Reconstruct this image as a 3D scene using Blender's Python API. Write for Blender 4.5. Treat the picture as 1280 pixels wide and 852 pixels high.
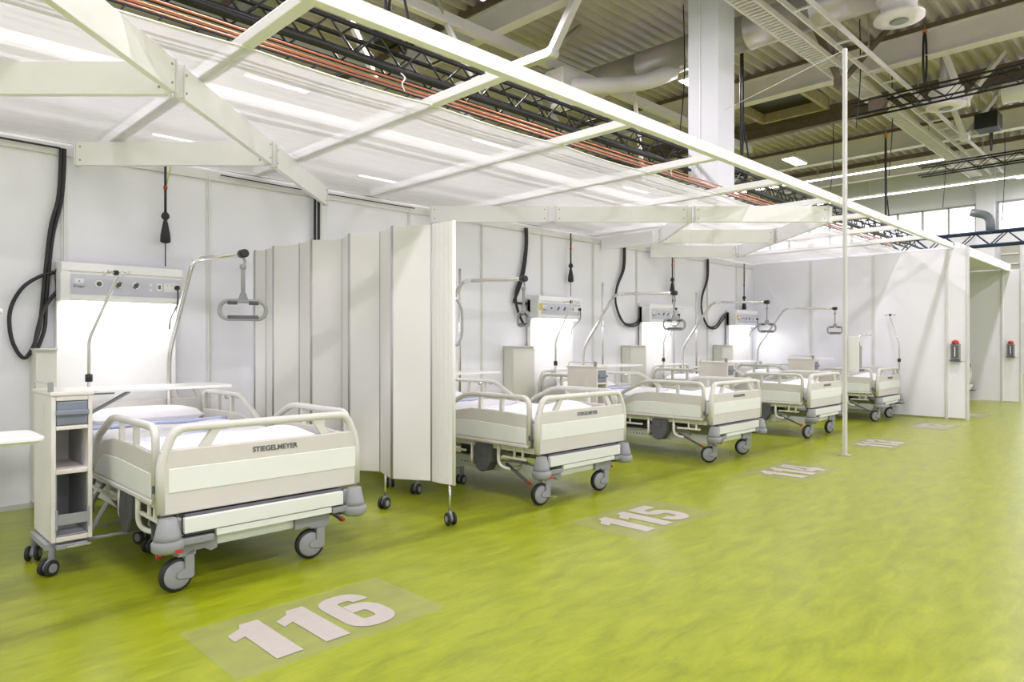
import bpy, math, random
from mathutils import Vector, Matrix, noise
random.seed(7)
for o in list(bpy.data.objects): bpy.data.objects.remove(o)
SC = bpy.context.scene
COL = SC.collection
PI = math.pi
# ------------------------------------------------------------------ camera
# world: x runs along the row of beds, y towards the back wall, z up (metres)
cam = bpy.data.objects.new('camera', bpy.data.cameras.new('camera'))
COL.objects.link(cam)
cam.location = (0, 0, 1.1)
cam.rotation_euler = (PI/2, 0, -PI/4)
cam.data.sensor_width = 36
cam.data.lens = 24.07
cam.data.shift_y = 2/1280
cam.data.clip_start = .05
SC.camera = cam
# ------------------------------------------------------------------ world and exposure
W = bpy.data.worlds.new('world'); SC.world = W; W.use_nodes = True
bg = W.node_tree.nodes['Background']
# soft grey light all round, bright daylight beyond the far windows (towards +x)
_tc = W.node_tree.nodes.new('ShaderNodeTexCoord'); _sp = W.node_tree.nodes.new('ShaderNodeSeparateXYZ')
_mr = W.node_tree.nodes.new('ShaderNodeMapRange')
_mr.inputs[1].default_value = .45; _mr.inputs[2].default_value = .75; _mr.inputs[3].default_value = .85; _mr.inputs[4].default_value = 2.2
W.node_tree.links.new(_tc.outputs['Generated'], _sp.inputs[0]); W.node_tree.links.new(_sp.outputs[0], _mr.inputs[0]); W.node_tree.links.new(_mr.outputs[0], bg.inputs[1])
bg.inputs[0].default_value = (.88, .90, 1.0, 1)
SC.view_settings.view_transform = 'Standard'
SC.view_settings.look = 'None'
SC.view_settings.gamma = 1
SC.view_settings.use_curve_mapping = False
SC.view_settings.exposure = 0.28
LAMP_POWER = 100       # each hall lamp
STRIP_EMIT = 8        # lamp under each bedhead console
def area(name, loc, sx, sy, power, color=(1, .92, .99), rot=(0, 0, 0)):
    l = bpy.data.lights.new(name, 'AREA'); l.shape = 'RECTANGLE'; l.size = sx; l.size_y = sy
    l.energy = power; l.color = color
    o = bpy.data.objects.new(name, l); COL.objects.link(o); o.location = loc; o.rotation_euler = rot
    return o

# ------------------------------------------------------------------ materials
def mat(name, col, rough=.5, metal=0, var=.05, scale=6, emit=0, spec=.5, bump=0, bscale=60, coat=0):
    m = bpy.data.materials.new(name); m.use_nodes = True
    nt = m.node_tree; b = nt.nodes['Principled BSDF']
    b.inputs['Roughness'].default_value = rough; b.inputs['Metallic'].default_value = metal
    b.inputs['Specular IOR Level'].default_value = spec
    b.inputs['Coat Weight'].default_value = coat
    tc = nt.nodes.new('ShaderNodeTexCoord'); nz = nt.nodes.new('ShaderNodeTexNoise')
    nz.inputs['Scale'].default_value = scale; nz.inputs['Detail'].default_value = 3
    nt.links.new(tc.outputs['Object'], nz.inputs['Vector'])
    cr = nt.nodes.new('ShaderNodeValToRGB')
    cr.color_ramp.elements[0].position = .3; cr.color_ramp.elements[1].position = .7
    cr.color_ramp.elements[0].color = tuple(c*(1-var) for c in col)+(1,)
    cr.color_ramp.elements[1].color = tuple(min(1, c*(1+var*.5)) for c in col)+(1,)
    nt.links.new(nz.outputs['Fac'], cr.inputs['Fac'])
    nt.links.new(cr.outputs['Color'], b.inputs['Base Color'])
    if emit:
        b.inputs['Emission Color'].default_value = (1, .99, .96, 1); b.inputs['Emission Strength'].default_value = emit
    if bump:
        n2 = nt.nodes.new('ShaderNodeTexNoise'); n2.inputs['Scale'].default_value = bscale
        nt.links.new(tc.outputs['Object'], n2.inputs['Vector'])
        bp = nt.nodes.new('ShaderNodeBump'); bp.inputs['Strength'].default_value = bump; bp.inputs['Distance'].default_value = .01
        nt.links.new(n2.outputs['Fac'], bp.inputs['Height']); nt.links.new(bp.outputs['Normal'], b.inputs['Normal'])
    return m
M = {}
M['wall'] = mat('white_partition_laminate', (.84, .84, .89), .38, var=.02, scale=1.2, spec=.4)
M['alu'] = mat('pale_aluminium_profile', (.74, .74, .72), .4, .35)
M['beam'] = mat('white_lacquered_beam', (.88, .88, .88), .35, var=.02)
M['bed_beige'] = mat('bed_beige_plastic', (.60, .585, .545), .42, var=.03)
M['bed_light'] = mat('bed_pale_laminate', (.74, .765, .73), .38, var=.02)
M['bed_rail'] = mat('bed_rail_plastic', (.63, .625, .585), .38, var=.03)
M['bed_metal'] = mat('bed_powder_coated_steel', (.74, .73, .64), .42, var=.04)
M['grey'] = mat('mid_grey_plastic', (.27, .28, .29), .45)
M['greyl'] = mat('light_grey_plastic', (.31, .32, .335), .42)
M['dgrey'] = mat('dark_grey_plastic', (.10, .105, .115), .5)
M['black'] = mat('black_rubber', (.018, .018, .02), .5)
M['blackm'] = mat('black_lacquered_steel', (.02, .02, .024), .38, .2)
M['blue_black'] = mat('blue_black_lacquered_steel', (.025, .045, .12), .4, .2)
M['red'] = mat('red_plastic', (.45, .04, .02), .4)
M['chrome'] = mat('chromed_steel', (.72, .70, .69), .22, .9, var=.03)
M['sheet'] = mat('white_bed_linen', (.86, .86, .90), .85, var=.03, bump=.25, bscale=14)
M['blue'] = mat('pale_blue_hem', (.55, .60, .85), .8)
M['screen'] = mat('screen_panel', (.73, .72, .69), .45, var=.02, scale=2)
M['screen_edge'] = mat('screen_hinge_profile', (.40, .40, .40), .4, .2)
M['stand'] = mat('nightstand_cream_laminate', (.78, .75, .71), .4, var=.02)
M['stand_in'] = mat('nightstand_grey_interior', (.36, .37, .40), .45)
M['blue_grey'] = mat('blue_grey_drawer_plastic', (.22, .25, .30), .4)
M['board'] = mat('bedhead_white_board', (.88, .88, .88), .4, var=.01)
M['console'] = mat('console_pale_grey', (.60, .61, .68), .4)
M['white'] = mat('white_plastic', (.85, .85, .85), .35, var=.01)
M['lamp'] = mat('lit_lamp_diffuser', (1, 1, 1), .5, emit=STRIP_EMIT)
M['tube'] = mat('lit_hall_lamp', (1, 1, 1), .5, emit=9)
M['copper'] = mat('copper_pipe', (.60, .26, .16), .3, .85)
M['steel'] = mat('grey_painted_steel', (.40, .40, .36), .5, var=.08, scale=2)
M['steelw'] = mat('white_painted_steel', (.80, .76, .79), .45, var=.06, scale=2)
M['brown'] = mat('weathered_brown_steel_and_gap_shade', (.16, .12, .09), .6, var=.15)
M['galv'] = mat('galvanised_duct', (.62, .58, .60), .35, .5, var=.08, scale=3)
M['column'] = mat('white_painted_column', (.74, .75, .80), .5, var=.03, scale=1)
M['orange'] = mat('orange_lacquer', (.75, .25, .06), .4)
M['green'] = mat('green_cable_tag', (.5, .6, .1), .5)
M['wood'] = mat('skylight_timber', (.45, .36, .22), .6, var=.15)
M['yellow'] = mat('yellow_sticker', (.75, .62, .12), .5)
M['cabinet'] = mat('cabinet_cream', (.68, .68, .60), .45, var=.02)

# marbled green linoleum
def floor_mat():
    m = bpy.data.materials.new('green_linoleum'); m.use_nodes = True; nt = m.node_tree
    b = nt.nodes['Principled BSDF']; L = nt.links.new
    tc = nt.nodes.new('ShaderNodeTexCoord')
    mp = nt.nodes.new('ShaderNodeMapping'); mp.inputs['Scale'].default_value = (1.0, 3.2, 1)
    L(tc.outputs['Object'], mp.inputs['Vector'])
    n1 = nt.nodes.new('ShaderNodeTexNoise'); n1.inputs['Scale'].default_value = 4.2; n1.inputs['Detail'].default_value = 3; n1.inputs['Roughness'].default_value = .6; n1.inputs['Distortion'].default_value = .5
    L(mp.outputs[0], n1.inputs['Vector'])
    cr = nt.nodes.new('ShaderNodeValToRGB'); e = cr.color_ramp.elements
    e[0].position = .25; e[0].color = (.205, .25, .004, 1); e[1].position = .72; e[1].color = (.335, .38, .014, 1)
    x = cr.color_ramp.elements.new(.5); x.color = (.27, .32, .007, 1)
    L(n1.outputs['Fac'], cr.inputs['Fac'])
    n2 = nt.nodes.new('ShaderNodeTexNoise'); n2.inputs['Scale'].default_value = 26; n2.inputs['Detail'].default_value = 3; n2.inputs['Roughness'].default_value = .5
    L(mp.outputs[0], n2.inputs['Vector'])
    c2 = nt.nodes.new('ShaderNodeValToRGB'); c2.color_ramp.elements[0].position = .33; c2.color_ramp.elements[1].position = .62
    c2.color_ramp.elements[0].color = (.62, .60, .45, 1); c2.color_ramp.elements[1].color = (1, 1, 1, 1)
    L(n2.outputs['Fac'], c2.inputs['Fac'])
    mx = nt.nodes.new('ShaderNodeMix'); mx.data_type = 'RGBA'; mx.blend_type = 'MULTIPLY'; mx.inputs[0].default_value = .2
    L(cr.outputs[0], mx.inputs[6]); L(c2.outputs[0], mx.inputs[7]); L(mx.outputs[2], b.inputs['Base Color'])
    b.inputs['Roughness'].default_value = .22; b.inputs['Specular IOR Level'].default_value = .45
    rr = nt.nodes.new('ShaderNodeMapRange'); rr.inputs[3].default_value = .27; rr.inputs[4].default_value = .33
    L(n1.outputs['Fac'], rr.inputs[0]); L(rr.outputs[0], b.inputs['Roughness'])
    return m
M['floor'] = floor_mat()
# translucent canopy film
def film_mat():
    m = bpy.data.materials.new('translucent_canopy_film'); m.use_nodes = True; nt = m.node_tree; L = nt.links.new
    b = nt.nodes['Principled BSDF']; out = nt.nodes['Material Output']
    b.inputs['Base Color'].default_value = (.86, .86, .90, 1); b.inputs['Roughness'].default_value = .12
    tc = nt.nodes.new('ShaderNodeTexCoord'); mp = nt.nodes.new('ShaderNodeMapping'); mp.inputs['Scale'].default_value = (1, 5, 1)
    nz = nt.nodes.new('ShaderNodeTexNoise'); nz.inputs['Scale'].default_value = 3; nz.inputs['Detail'].default_value = 5
    L(tc.outputs['Object'], mp.inputs[0]); L(mp.outputs[0], nz.inputs['Vector'])
    bp = nt.nodes.new('ShaderNodeBump'); bp.inputs['Strength'].default_value = .35; bp.inputs['Distance'].default_value = .02
    L(nz.outputs['Fac'], bp.inputs['Height']); L(bp.outputs[0], b.inputs['Normal'])
    tl = nt.nodes.new('ShaderNodeBsdfTranslucent'); tl.inputs[0].default_value = (.93, .93, .96, 1)
    m1 = nt.nodes.new('ShaderNodeMixShader'); m1.inputs[0].default_value = .45
    L(b.outputs[0], m1.inputs[1]); L(tl.outputs[0], m1.inputs[2])
    tr = nt.nodes.new('ShaderNodeBsdfTransparent')
    m2 = nt.nodes.new('ShaderNodeMixShader'); m2.inputs[0].default_value = .24
    L(m1.outputs[0], m2.inputs[1]); L(tr.outputs[0], m2.inputs[2]); L(m2.outputs[0], out.inputs[0])
    return m
M['film'] = film_mat()
def mixed(name, col, alpha, rough=.3):
    m = bpy.data.materials.new(name); m.use_nodes = True; nt = m.node_tree; L = nt.links.new
    b = nt.nodes['Principled BSDF']; out = nt.nodes['Material Output']
    nz = nt.nodes.new('ShaderNodeTexNoise'); nz.inputs['Scale'].default_value = 30
    mr = nt.nodes.new('ShaderNodeMapRange'); mr.inputs[3].default_value = alpha*.85; mr.inputs[4].default_value = min(1, alpha*1.15)
    L(nz.outputs['Fac'], mr.inputs[0])
    b.inputs['Base Color'].default_value = (*col, 1); b.inputs['Roughness'].default_value = rough
    tr = nt.nodes.new('ShaderNodeBsdfTransparent'); mx = nt.nodes.new('ShaderNodeMixShader')
    L(mr.outputs[0], mx.inputs[0]); L(tr.outputs[0], mx.inputs[1]); L(b.outputs[0], mx.inputs[2]); L(mx.outputs[0], out.inputs[0])
    return m
M['decal'] = mixed('clear_floor_sticker', (.50, .52, .30), .14, .3)
M['glass'] = mixed('window_glass', (.9, .95, 1), .08, .05)
M['digit'] = mat('beige_floor_digits', (.46, .42, .39), .4, var=.05, scale=20)
# corrugated deck
M['deck'] = mat('corrugated_steel_deck', (.66, .61, .64), .42, .3, var=.12, scale=1.5)

# ------------------------------------------------------------------ mesh builder
class MB:
    def __init__(s): s.v = []; s.f = []; s.sm = []
    def add(s, vs, fs, smooth=False):
        n = len(s.v); s.v += [tuple(p) for p in vs]
        for f in fs: s.f.append(tuple(i+n for i in f)); s.sm.append(smooth)
        return s
    def box(s, x0, x1, y0, y1, z0, z1):
        if x0 > x1: x0, x1 = x1, x0
        if y0 > y1: y0, y1 = y1, y0
        if z0 > z1: z0, z1 = z1, z0
        return s.add([(x0,y0,z0),(x1,y0,z0),(x1,y1,z0),(x0,y1,z0),(x0,y0,z1),(x1,y0,z1),(x1,y1,z1),(x0,y1,z1)],
              [(0,3,2,1),(4,5,6,7),(0,1,5,4),(1,2,6,5),(2,3,7,6),(3,0,4,7)])
    def bar(s, a, b, w, h, up=(0,0,1)):
        """rectangular bar from a to b; w sideways, h along up"""
        a = Vector(a); b = Vector(b); d = (b-a).normalized(); u = Vector(up)
        sd = d.cross(u)
        if sd.length < 1e-4: sd = d.cross(Vector((1,0,0)))
        sd.normalize(); u = sd.cross(d).normalized()
        vs = []
        for p in (a, b):
            for i, j in ((-1,-1),(1,-1),(1,1),(-1,1)): vs.append(p+sd*(i*w/2)+u*(j*h/2))
        return s.add(vs, [(0,1,2,3),(7,6,5,4),(0,4,5,1),(1,5,6,2),(2,6,7,3),(3,7,4,0)])
    def tube(s, path, r, n=10, caps=True, closed=False):
        P = [Vector(p) for p in path]; k = len(P)
        rs = r if isinstance(r, (list, tuple)) else [r]*k
        T = []
        for i in range(k):
            if closed: t = P[(i+1) % k]-P[i-1]
            else: t = P[min(i+1, k-1)]-P[max(i-1, 0)]
            T.append(t.normalized())
        nrm = T[0].orthogonal().normalized(); vs = []
        for i in range(k):
            nrm = (nrm-T[i]*nrm.dot(T[i]))
            if nrm.length < 1e-6: nrm = T[i].orthogonal()
            nrm.normalize(); bn = T[i].cross(nrm)
            for j in range(n):
                a = 2*PI*j/n; vs.append(P[i]+(nrm*math.cos(a)+bn*math.sin(a))*rs[i])
        fs = []
        for i in range(k if closed else k-1):
            i2 = (i+1) % k
            for j in range(n):
                j2 = (j+1) % n; fs.append((i*n+j, i*n+j2, i2*n+j2, i2*n+j))
        s.add(vs, fs, True)
        if caps and not closed:
            b = len(s.v)-k*n
            s.f.append(tuple(b+j for j in reversed(range(n)))); s.sm.append(False)
            s.f.append(tuple(b+(k-1)*n+j for j in range(n))); s.sm.append(False)
        return s
    def sweep(s, path, section, up, caps=True):
        """sweep a 2D section (a along up, b sideways) along a planar path; up = plane normal"""
        P = [Vector(p) for p in path]; k = len(P); U = Vector(up).normalized(); n = len(section); vs = []
        for i in range(k):
            if i == 0: t = P[1]-P[0]; sc = 1
            elif i == k-1: t = P[-1]-P[-2]; sc = 1
            else:
                t1 = (P[i]-P[i-1]).normalized(); t2 = (P[i+1]-P[i]).normalized(); t = t1+t2
                sc = 1/max(.5, (t.normalized()).dot(t1))
            sd = t.normalized().cross(U)
            for (a, b) in section: vs.append(P[i]+U*a+sd*b*sc)
        fs = [(i*n+j, i*n+(j+1) % n, (i+1)*n+(j+1) % n, (i+1)*n+j) for i in range(k-1) for j in range(n)]
        s.add(vs, fs, n > 6)
        if caps:
            b = len(s.v)-k*n
            s.f.append(tuple(b+j for j in reversed(range(n)))); s.sm.append(False)
            s.f.append(tuple(b+(k-1)*n+j for j in range(n))); s.sm.append(False)
        return s
    def lathe(s, prof, c=(0,0,0), axis='z', n=24):
        c = Vector(c); vs = []
        for (r, h) in prof:
            for j in range(n):
                a = 2*PI*j/n; x, y = r*math.cos(a), r*math.sin(a)
                vs.append(c+Vector({'z': (x,y,h), 'x': (h,x,y), 'y': (x,h,y)}[axis]))
        fs = [(i*n+j, i*n+(j+1) % n, (i+1)*n+(j+1) % n, (i+1)*n+j) for i in range(len(prof)-1) for j in range(n)]
        s.add(vs, fs, True)
        b = len(s.v)-len(prof)*n
        s.f.append(tuple(b+j for j in reversed(range(n)))); s.sm.append(False)
        s.f.append(tuple(b+(len(prof)-1)*n+j for j in range(n))); s.sm.append(False)
        return s
    def prism(s, poly, axis, d0, d1):
        def mp(a, b, d): return {'x': (d,a,b), 'y': (a,d,b), 'z': (a,b,d)}[axis]
        n = len(poly); vs = [mp(a,b,d0) for a,b in poly]+[mp(a,b,d1) for a,b in poly]
        return s.add(vs, [tuple(range(n)), tuple(reversed(range(n, 2*n)))]+[(i, (i+1) % n, (i+1) % n+n, i+n) for i in range(n)])
    def build(s, name, m, parent=None, bevel=0, loc=None, seg=2):
        me = bpy.data.meshes.new(name); me.from_pydata(s.v, [], s.f); me.validate()
        if len(me.polygons) == len(s.sm): me.polygons.foreach_set('use_smooth', s.sm)
        import bmesh
        bm = bmesh.new(); bm.from_mesh(me); bmesh.ops.recalc_face_normals(bm, faces=bm.faces); bm.to_mesh(me); bm.free()
        me.materials.append(m)
        o = bpy.data.objects.new(name, me); COL.objects.link(o)
        if parent is not None: o.parent = parent
        if loc is not None: o.location = loc
        if bevel:
            b = o.modifiers.new('bevel', 'BEVEL'); b.width = bevel; b.segments = seg; b.limit_method = 'ANGLE'; b.angle_limit = math.radians(40)
        return o
def rrect(w, h, r, n=3):
    """rounded rectangle outline centred at 0 (w along first axis)"""
    pts = []
    for cx, cy, a0 in ((w/2-r, h/2-r, 0), (-w/2+r, h/2-r, PI/2), (-w/2+r, -h/2+r, PI), (w/2-r, -h/2+r, 1.5*PI)):
        for i in range(n+1):
            a = a0+PI/2*i/n; pts.append((cx+r*math.cos(a), cy+r*math.sin(a)))
    return pts
def smooth(pts, n=6):
    P = [Vector(p) for p in pts]; out = []
    for i in range(len(P)-1):
        p0 = P[max(i-1, 0)]; p1 = P[i]; p2 = P[i+1]; p3 = P[min(i+2, len(P)-1)]
        for k in range(n):
            t = k/n
            out.append(.5*((2*p1)+(p2-p0)*t+(2*p0-5*p1+4*p2-p3)*t*t+(3*p1-p0-3*p2+p3)*t**3))
    out.append(P[-1]); return out
def fillet(pts, r, n=5):
    """round the inner corners of a polyline"""
    P = [Vector(p) for p in pts]; out = [P[0]]
    for i in range(1, len(P)-1):
        a = (P[i-1]-P[i]); b = (P[i+1]-P[i]); d = min(r, a.length*.49, b.length*.49)
        A = P[i]+a.normalized()*d; B = P[i]+b.normalized()*d
        for k in range(n+1):
            t = k/n; out.append(A*(1-t)**2+P[i]*2*t*(1-t)+B*t*t)
    out.append(P[-1]); return out
def tag(o, label, cat, group=None, kind=None):
    o['label'] = label; o['category'] = cat
    if group: o['group'] = group
    if kind: o['kind'] = kind
    return o
def thing(name, label, cat, loc=(0,0,0), rz=0, group=None):
    o = bpy.data.objects.new(name, None); COL.objects.link(o); o.location = loc; o.rotation_euler = (0,0,rz)
    o.empty_display_size = .1
    return tag(o, label, cat, group)
def struct(o): o['kind'] = 'structure'; return o
def copy_tree(o, parent=None):
    c = o.copy(); COL.objects.link(c)
    if parent is not None: c.parent = parent
    for ch in [x for x in bpy.data.objects if x.parent == o]: copy_tree(ch, c)
    return c
def kids(o, base):
    return [x for x in bpy.data.objects if x.parent == o and x.name.split('.')[0] == base]
def text_mesh(body, size, m, name, parent=None, loc=(0,0,0), rot=(0,0,0), ext=.001, bold=0, sx=1):
    cu = bpy.data.curves.new(name, 'FONT'); cu.body = body; cu.size = size; cu.extrude = ext; cu.offset = bold
    cu.align_x = 'CENTER'; cu.align_y = 'CENTER'
    t = bpy.data.objects.new(name+'_curve', cu); COL.objects.link(t)
    dg = bpy.context.evaluated_depsgraph_get(); dg.update()
    me = bpy.data.meshes.new_from_object(t.evaluated_get(dg)); me.materials.clear(); me.materials.append(m)
    bpy.data.objects.remove(t)
    o = bpy.data.objects.new(name, me); COL.objects.link(o); o.location = loc; o.rotation_euler = rot; o.scale = (sx, 1, 1)
    if parent is not None: o.parent = parent
    return o

# ================================================================== LARGE STRUCTURE
WALL_Y = 5.5; WALL_H = 2.45; END_X = 11.45
struct(MB().box(-9, 30, -14, 25, -.12, 0).build('floor', M['floor']))
# corrugated roof deck: trapezoid ribs running along x
d = MB(); ys = []; y = -13.0; per = .26
while y < 25:
    ys += [(y, 0), (y+.06, .12), (y+.14, .12), (y+.20, 0)]; y += per
vs = []; fs = []
for (yy, zz) in ys: vs += [(-8, yy, 7.75+zz), (30, yy, 7.75+zz)]
for i in range(len(ys)-1): fs.append((2*i, 2*i+1, 2*i+3, 2*i+2))
d.add(vs, fs)
d.box(-8, 30, -13, 25, 7.89, 7.97)
struct(d.build('ceiling', M['deck']))
# far hall end wall with window band
wf = MB(); X0 = 30
ZB, ZT = 5.12, 6.22
wf.box(X0, X0+.3, 4.3, 25, 0, ZB); wf.box(X0, X0+.3, -14, -10, 0, ZB); wf.box(X0, X0+.3, -10, 4.3, 4.7, ZB); wf.box(X0, X0+.3, -14, 25, ZT, 7.86)
wf.box(X0, X0+.3, 5.15, 5.72, ZB, ZT); wf.box(X0, X0+.3, -14, -9, ZB, ZT); wf.box(X0, X0+.3, 18, 25, ZB, ZT)
wf.box(X0-.25, X0, 5.15, 5.72, 0, 7.75)
o = struct(wf.build('wall_far', M['column']))
MB().box(X0-.06, X0, 4.45, 5.0, 0, 4.6).build('louvre_panel', M['steel'], o)
lv = MB()
for k in range(12): lv.box(X0-.1, X0-.05, 4.47, 4.98, .3+k*.36, .34+k*.36)
lv.build('louvre_slat', M['steelw'], o)
def window(n, y0, y1, step):
    f = MB(); f.box(X0+.02, X0+.14, y0, y1, ZB, ZB+.06); f.box(X0+.02, X0+.14, y0, y1, ZT-.06, ZT)
    yy = y0
    while yy < y1+.01:
        f.box(X0+.02, X0+.14, yy-.03, yy+.03, ZB+.02, ZT-.02); yy += step
    w = struct(f.build('window_%d' % n, M['steel']))
    MB().box(X0+.07, X0+.08, y0+.02, y1-.02, ZB+.03, ZT-.03).build('window_pane', M['glass'], w)
window(1, 5.78, 5.78+.87*14, .87)
window(2, 5.1-1.35*10, 5.1, 1.35)
gf = MB()  # out-of-view glazed gate, added to throw bluish daylight onto the floor
for k in range(8): gf.box(X0+.02, X0+.14, -10+k*2.043-.05, -10+k*2.043+.05, 0, 4.7)
for zz in (0, 1.1, 2.9, 4.6): gf.box(X0+.03, X0+.13, -10, 4.3, zz, zz+.1)
gw = struct(gf.build('window_3', M['steel'])); MB().box(X0+.07, X0+.08, -9.95, 4.25, .1, 4.65).build('window_pane', M['glass'], gw)
struct(MB().box(-8, 30, 25, 25.2, 0, 7.86).build('wall_hall_left', M['steel']))

# back partition wall of the bays, one panel per module with posts
w = MB()
w.box(-3.9, 15.4, WALL_Y, WALL_Y+.04, 0, WALL_H+.02)
wb = struct(w.build('wall_back', M['wall']))
k = -3
while 1.15+.97*k < 15.3:
    x = 1.15+.97*k
    if x < END_X-.1 or x > END_X+.1:
        p = MB(); p.box(x-.02, x+.02, WALL_Y-.008, WALL_Y+.001, 0, WALL_H)
        p.box(x-.006, x+.006, WALL_Y-.018, WALL_Y-.006, 0, WALL_H)
        p.build('wall_post', M['alu'], wb, .002)
    k += 1
hs = MB(); hs.box(-3.9, END_X-.03, WALL_Y-.014, WALL_Y, WALL_H-.07, WALL_H); hs.build('top_rail', M['alu'], wb)
bs = MB(); bs.box(-3.9, END_X-.03, WALL_Y-.01, WALL_Y, .0, .035); bs.build('bottom_rail', M['alu'], wb)
def end_wall(name, x, y1, yend=2.30):
    w = MB(); w.box(x, x+.04, yend, y1, .02, WALL_H); o = struct(w.build(name, M['wall']))
    for yy in (yend, 2.56, 3.54, 4.5):
        p = MB(); p.box(x-.012, x+.001, yy-.022, yy+.022, 0, WALL_H+(.02 if yy < 2.4 else 0)); p.box(x-.02, x-.01, yy-.007, yy+.007, 0, WALL_H)
        if yy == yend: p.box(x-.01, x+.05, yy-.012, yy, 0, WALL_H+.02)
        p.build('wall_post', M['alu'], o, .002)
    MB().box(x-.006, x, yend+.02, 2.54, .83, .838).build('panel_joint', M['alu'], o)
    return o
end_wall('wall_end', END_X, WALL_Y)
end_wall('wall_far_bay', 15.45, WALL_Y, 2.27)

# big building column
c = MB(); cx, cy, cs = 10.80, 5.80, .58
c.box(cx+.02, cx+cs, cy, cy+cs, 0, 7.75)
c.box(cx, cx+.03, cy, cy+.33, 0, 7.74); c.box(cx, cx+.03, cy+.36, cy+cs, 0, 7.74)
co = c.build('building_column', M['column'], None, .006); tag(co, 'big square white building column rising behind the canopy to the roof', 'column')
MB().box(cx-.012, cx+.002, cy+.335, cy+.355, 2.4, 7.7).build('conduit', M['white'], co)
MB().box(cx-.02, cx+cs+.02, cy-.02, cy, 2.72, 2.80).build('strap_band', M['black'], co)

# ------------------------------------------------------------------ canopy
FB_Y = 2.475; FZ = 2.46
ordn = ['nearest the camera', 'second from the camera', 'third from the camera', 'fourth from the camera', 'fifth from the camera', 'sixth from the camera', 'seventh from the camera', 'eighth from the camera', 'ninth from the camera', 'last before the end partition']
fb = MB(); fb.box(-2.2, END_X+.02, FB_Y, FB_Y+.05, FZ, FZ+.075)
for x in (2.48, 4.73, 6.98, 9.22): fb.box(x-.001, x+.001, FB_Y-.0015, FB_Y, FZ, FZ+.075)
o = fb.build('front_canopy_beam', M['beam'], None, .004); tag(o, 'long white front beam running the whole length of the canopy', 'beam')
bx = [1.39+1.12*i for i in range(9)]
for i, x in enumerate(bx):
    b = MB(); b.box(x-.03, x+.03, FB_Y+.05, WALL_Y-.02, FZ+.022, FZ+.075)
    o = b.build('canopy_cross_beam', M['beam'], None, .004)
    tag(o, 'white cross beam from front beam to back wall, '+(ordn[i] if i < 8 else ordn[-1]), 'beam', 'canopy cross beams')
for i, x in enumerate((-.85, .27)):
    pass
# lengthwise beam seen through the film
o = MB().box(-2.2, END_X, 4.0, 4.05, FZ+.075, FZ+.13).build('canopy_middle_beam', M['beam'], None, .004); tag(o, 'white lengthwise beam seen faintly through the canopy film', 'beam')
# film: gently sagging sheet
f = MB(); nx, ny = 170, 26; x0, x1, y0, y1 = -2.2, END_X-.01, 3.14, WALL_Y-.01
vs = []
for i in range(nx+1):
    for j in range(ny+1):
        x = x0+(x1-x0)*i/nx; yy = y0+(y1-y0)*j/ny
        ph = ((x-1.39)/1.12) % 1
        z = FZ+.019-.007*math.sin(PI*ph)*(1 if j else .5)-.002*noise.noise(Vector((x*1.3, yy*6, 0)))-.003
        yo = .02*math.sin(PI*ph) if j == 0 else 0
        vs.append((x, yy+yo*(1-j/ny), z))
fs = [(i*(ny+1)+j, (i+1)*(ny+1)+j, (i+1)*(ny+1)+j+1, i*(ny+1)+j+1) for i in range(nx) for j in range(ny)]
f.add(vs, fs, True)
fo = f.build('canopy_film', M['film']); tag(fo, 'translucent white plastic film stretched as a ceiling over the bed bays', 'film')
hm = MB(); hm.tube([(vs[i*(ny+1)][0], vs[i*(ny+1)][1], vs[i*(ny+1)][2]+.002) for i in range(nx+1)], .006, 6); hm.build('welted_edge', M['white'], fo)
# diagonal fins below the film, with flanged joints
FIN_B, FIN_T = 2.305, 2.466
def P3(X, D, z): return ((D+X)/math.sqrt(2), (D-X)/math.sqrt(2), z)
def fin(p, q, label, ends=(1, 1)):
    a = P3(*p, (FIN_B+FIN_T)/2); b = P3(*q, (FIN_B+FIN_T)/2)
    fn = MB(); fn.bar(a, b, .035, FIN_T-FIN_B)
    o = fn.build('canopy_fin', M['beam'], None, .003)
    tag(o, label, 'canopy fin', 'diagonal canopy fins')
    A = Vector(a); B = Vector(b); dr = (B-A).normalized()
    for q_, s_ in ((A, 1), (B, -1)):
        e = MB(); c_ = q_+dr*s_*.01; e.bar(c_-dr*.006, c_+dr*.006, .05, FIN_T-FIN_B+.004); e.build('end_plate', M['alu'], o)
        bt = MB()
        sd = dr.cross(Vector((0,0,1)))
        for zz in (-.045, .045):
            c2 = q_+dr*s_*.045+Vector((0,0,zz))
            bt.tube([c2-sd*.021, c2+sd*.021], .006, 8)
        bt.build('bolt', M['grey'], o)
    return o
F1 = -1.64
g = .028
fin((F1, 1.9), (F1, 3.34-g), 'diagonal white canopy fin nearest the camera at upper left')
fin((F1, 3.34+g), (F1, 4.67-g), 'diagonal white fin between the two left joints')
fin((F1, 4.67+g), (F1, 6.02), 'diagonal white fin ending at the back wall beside black cables')
fin((-4.3, 3.34), (F1-g, 3.34), 'white fin running level to the left edge of the picture')
fin((-2.98, 4.67), (F1-g, 4.67), 'white fin above the first bedhead console joining the back wall')
fin((-.82, 6.86), (.40-g, 6.86), 'white fin above the folding screen at the back wall')
fin((.40+g, 6.86), (1.79-g, 6.86), 'white fin in the middle of the second fin row')
fin((1.79+g, 6.86), (3.20-g, 6.86), 'white fin of the second row nearest the tall pole')
fin((1.79, 6.86+g), (1.79, 8.29-g), 'short diagonal white fin from second to third fin row')
fin((1.82, 8.29), (3.20-g, 8.29), 'white fin of the third row above the far beds')
fin((3.20, 6.86+g), (3.20, 8.29-g), 'diagonal white fin just left of the tall pole')
fin((3.20, 8.29+g), (3.20, 9.68-g), 'diagonal white fin reaching the last fin row')
fin((1.95, 9.68), (3.20-g, 9.68), 'white fin of the last row above the fourth bedhead')
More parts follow.
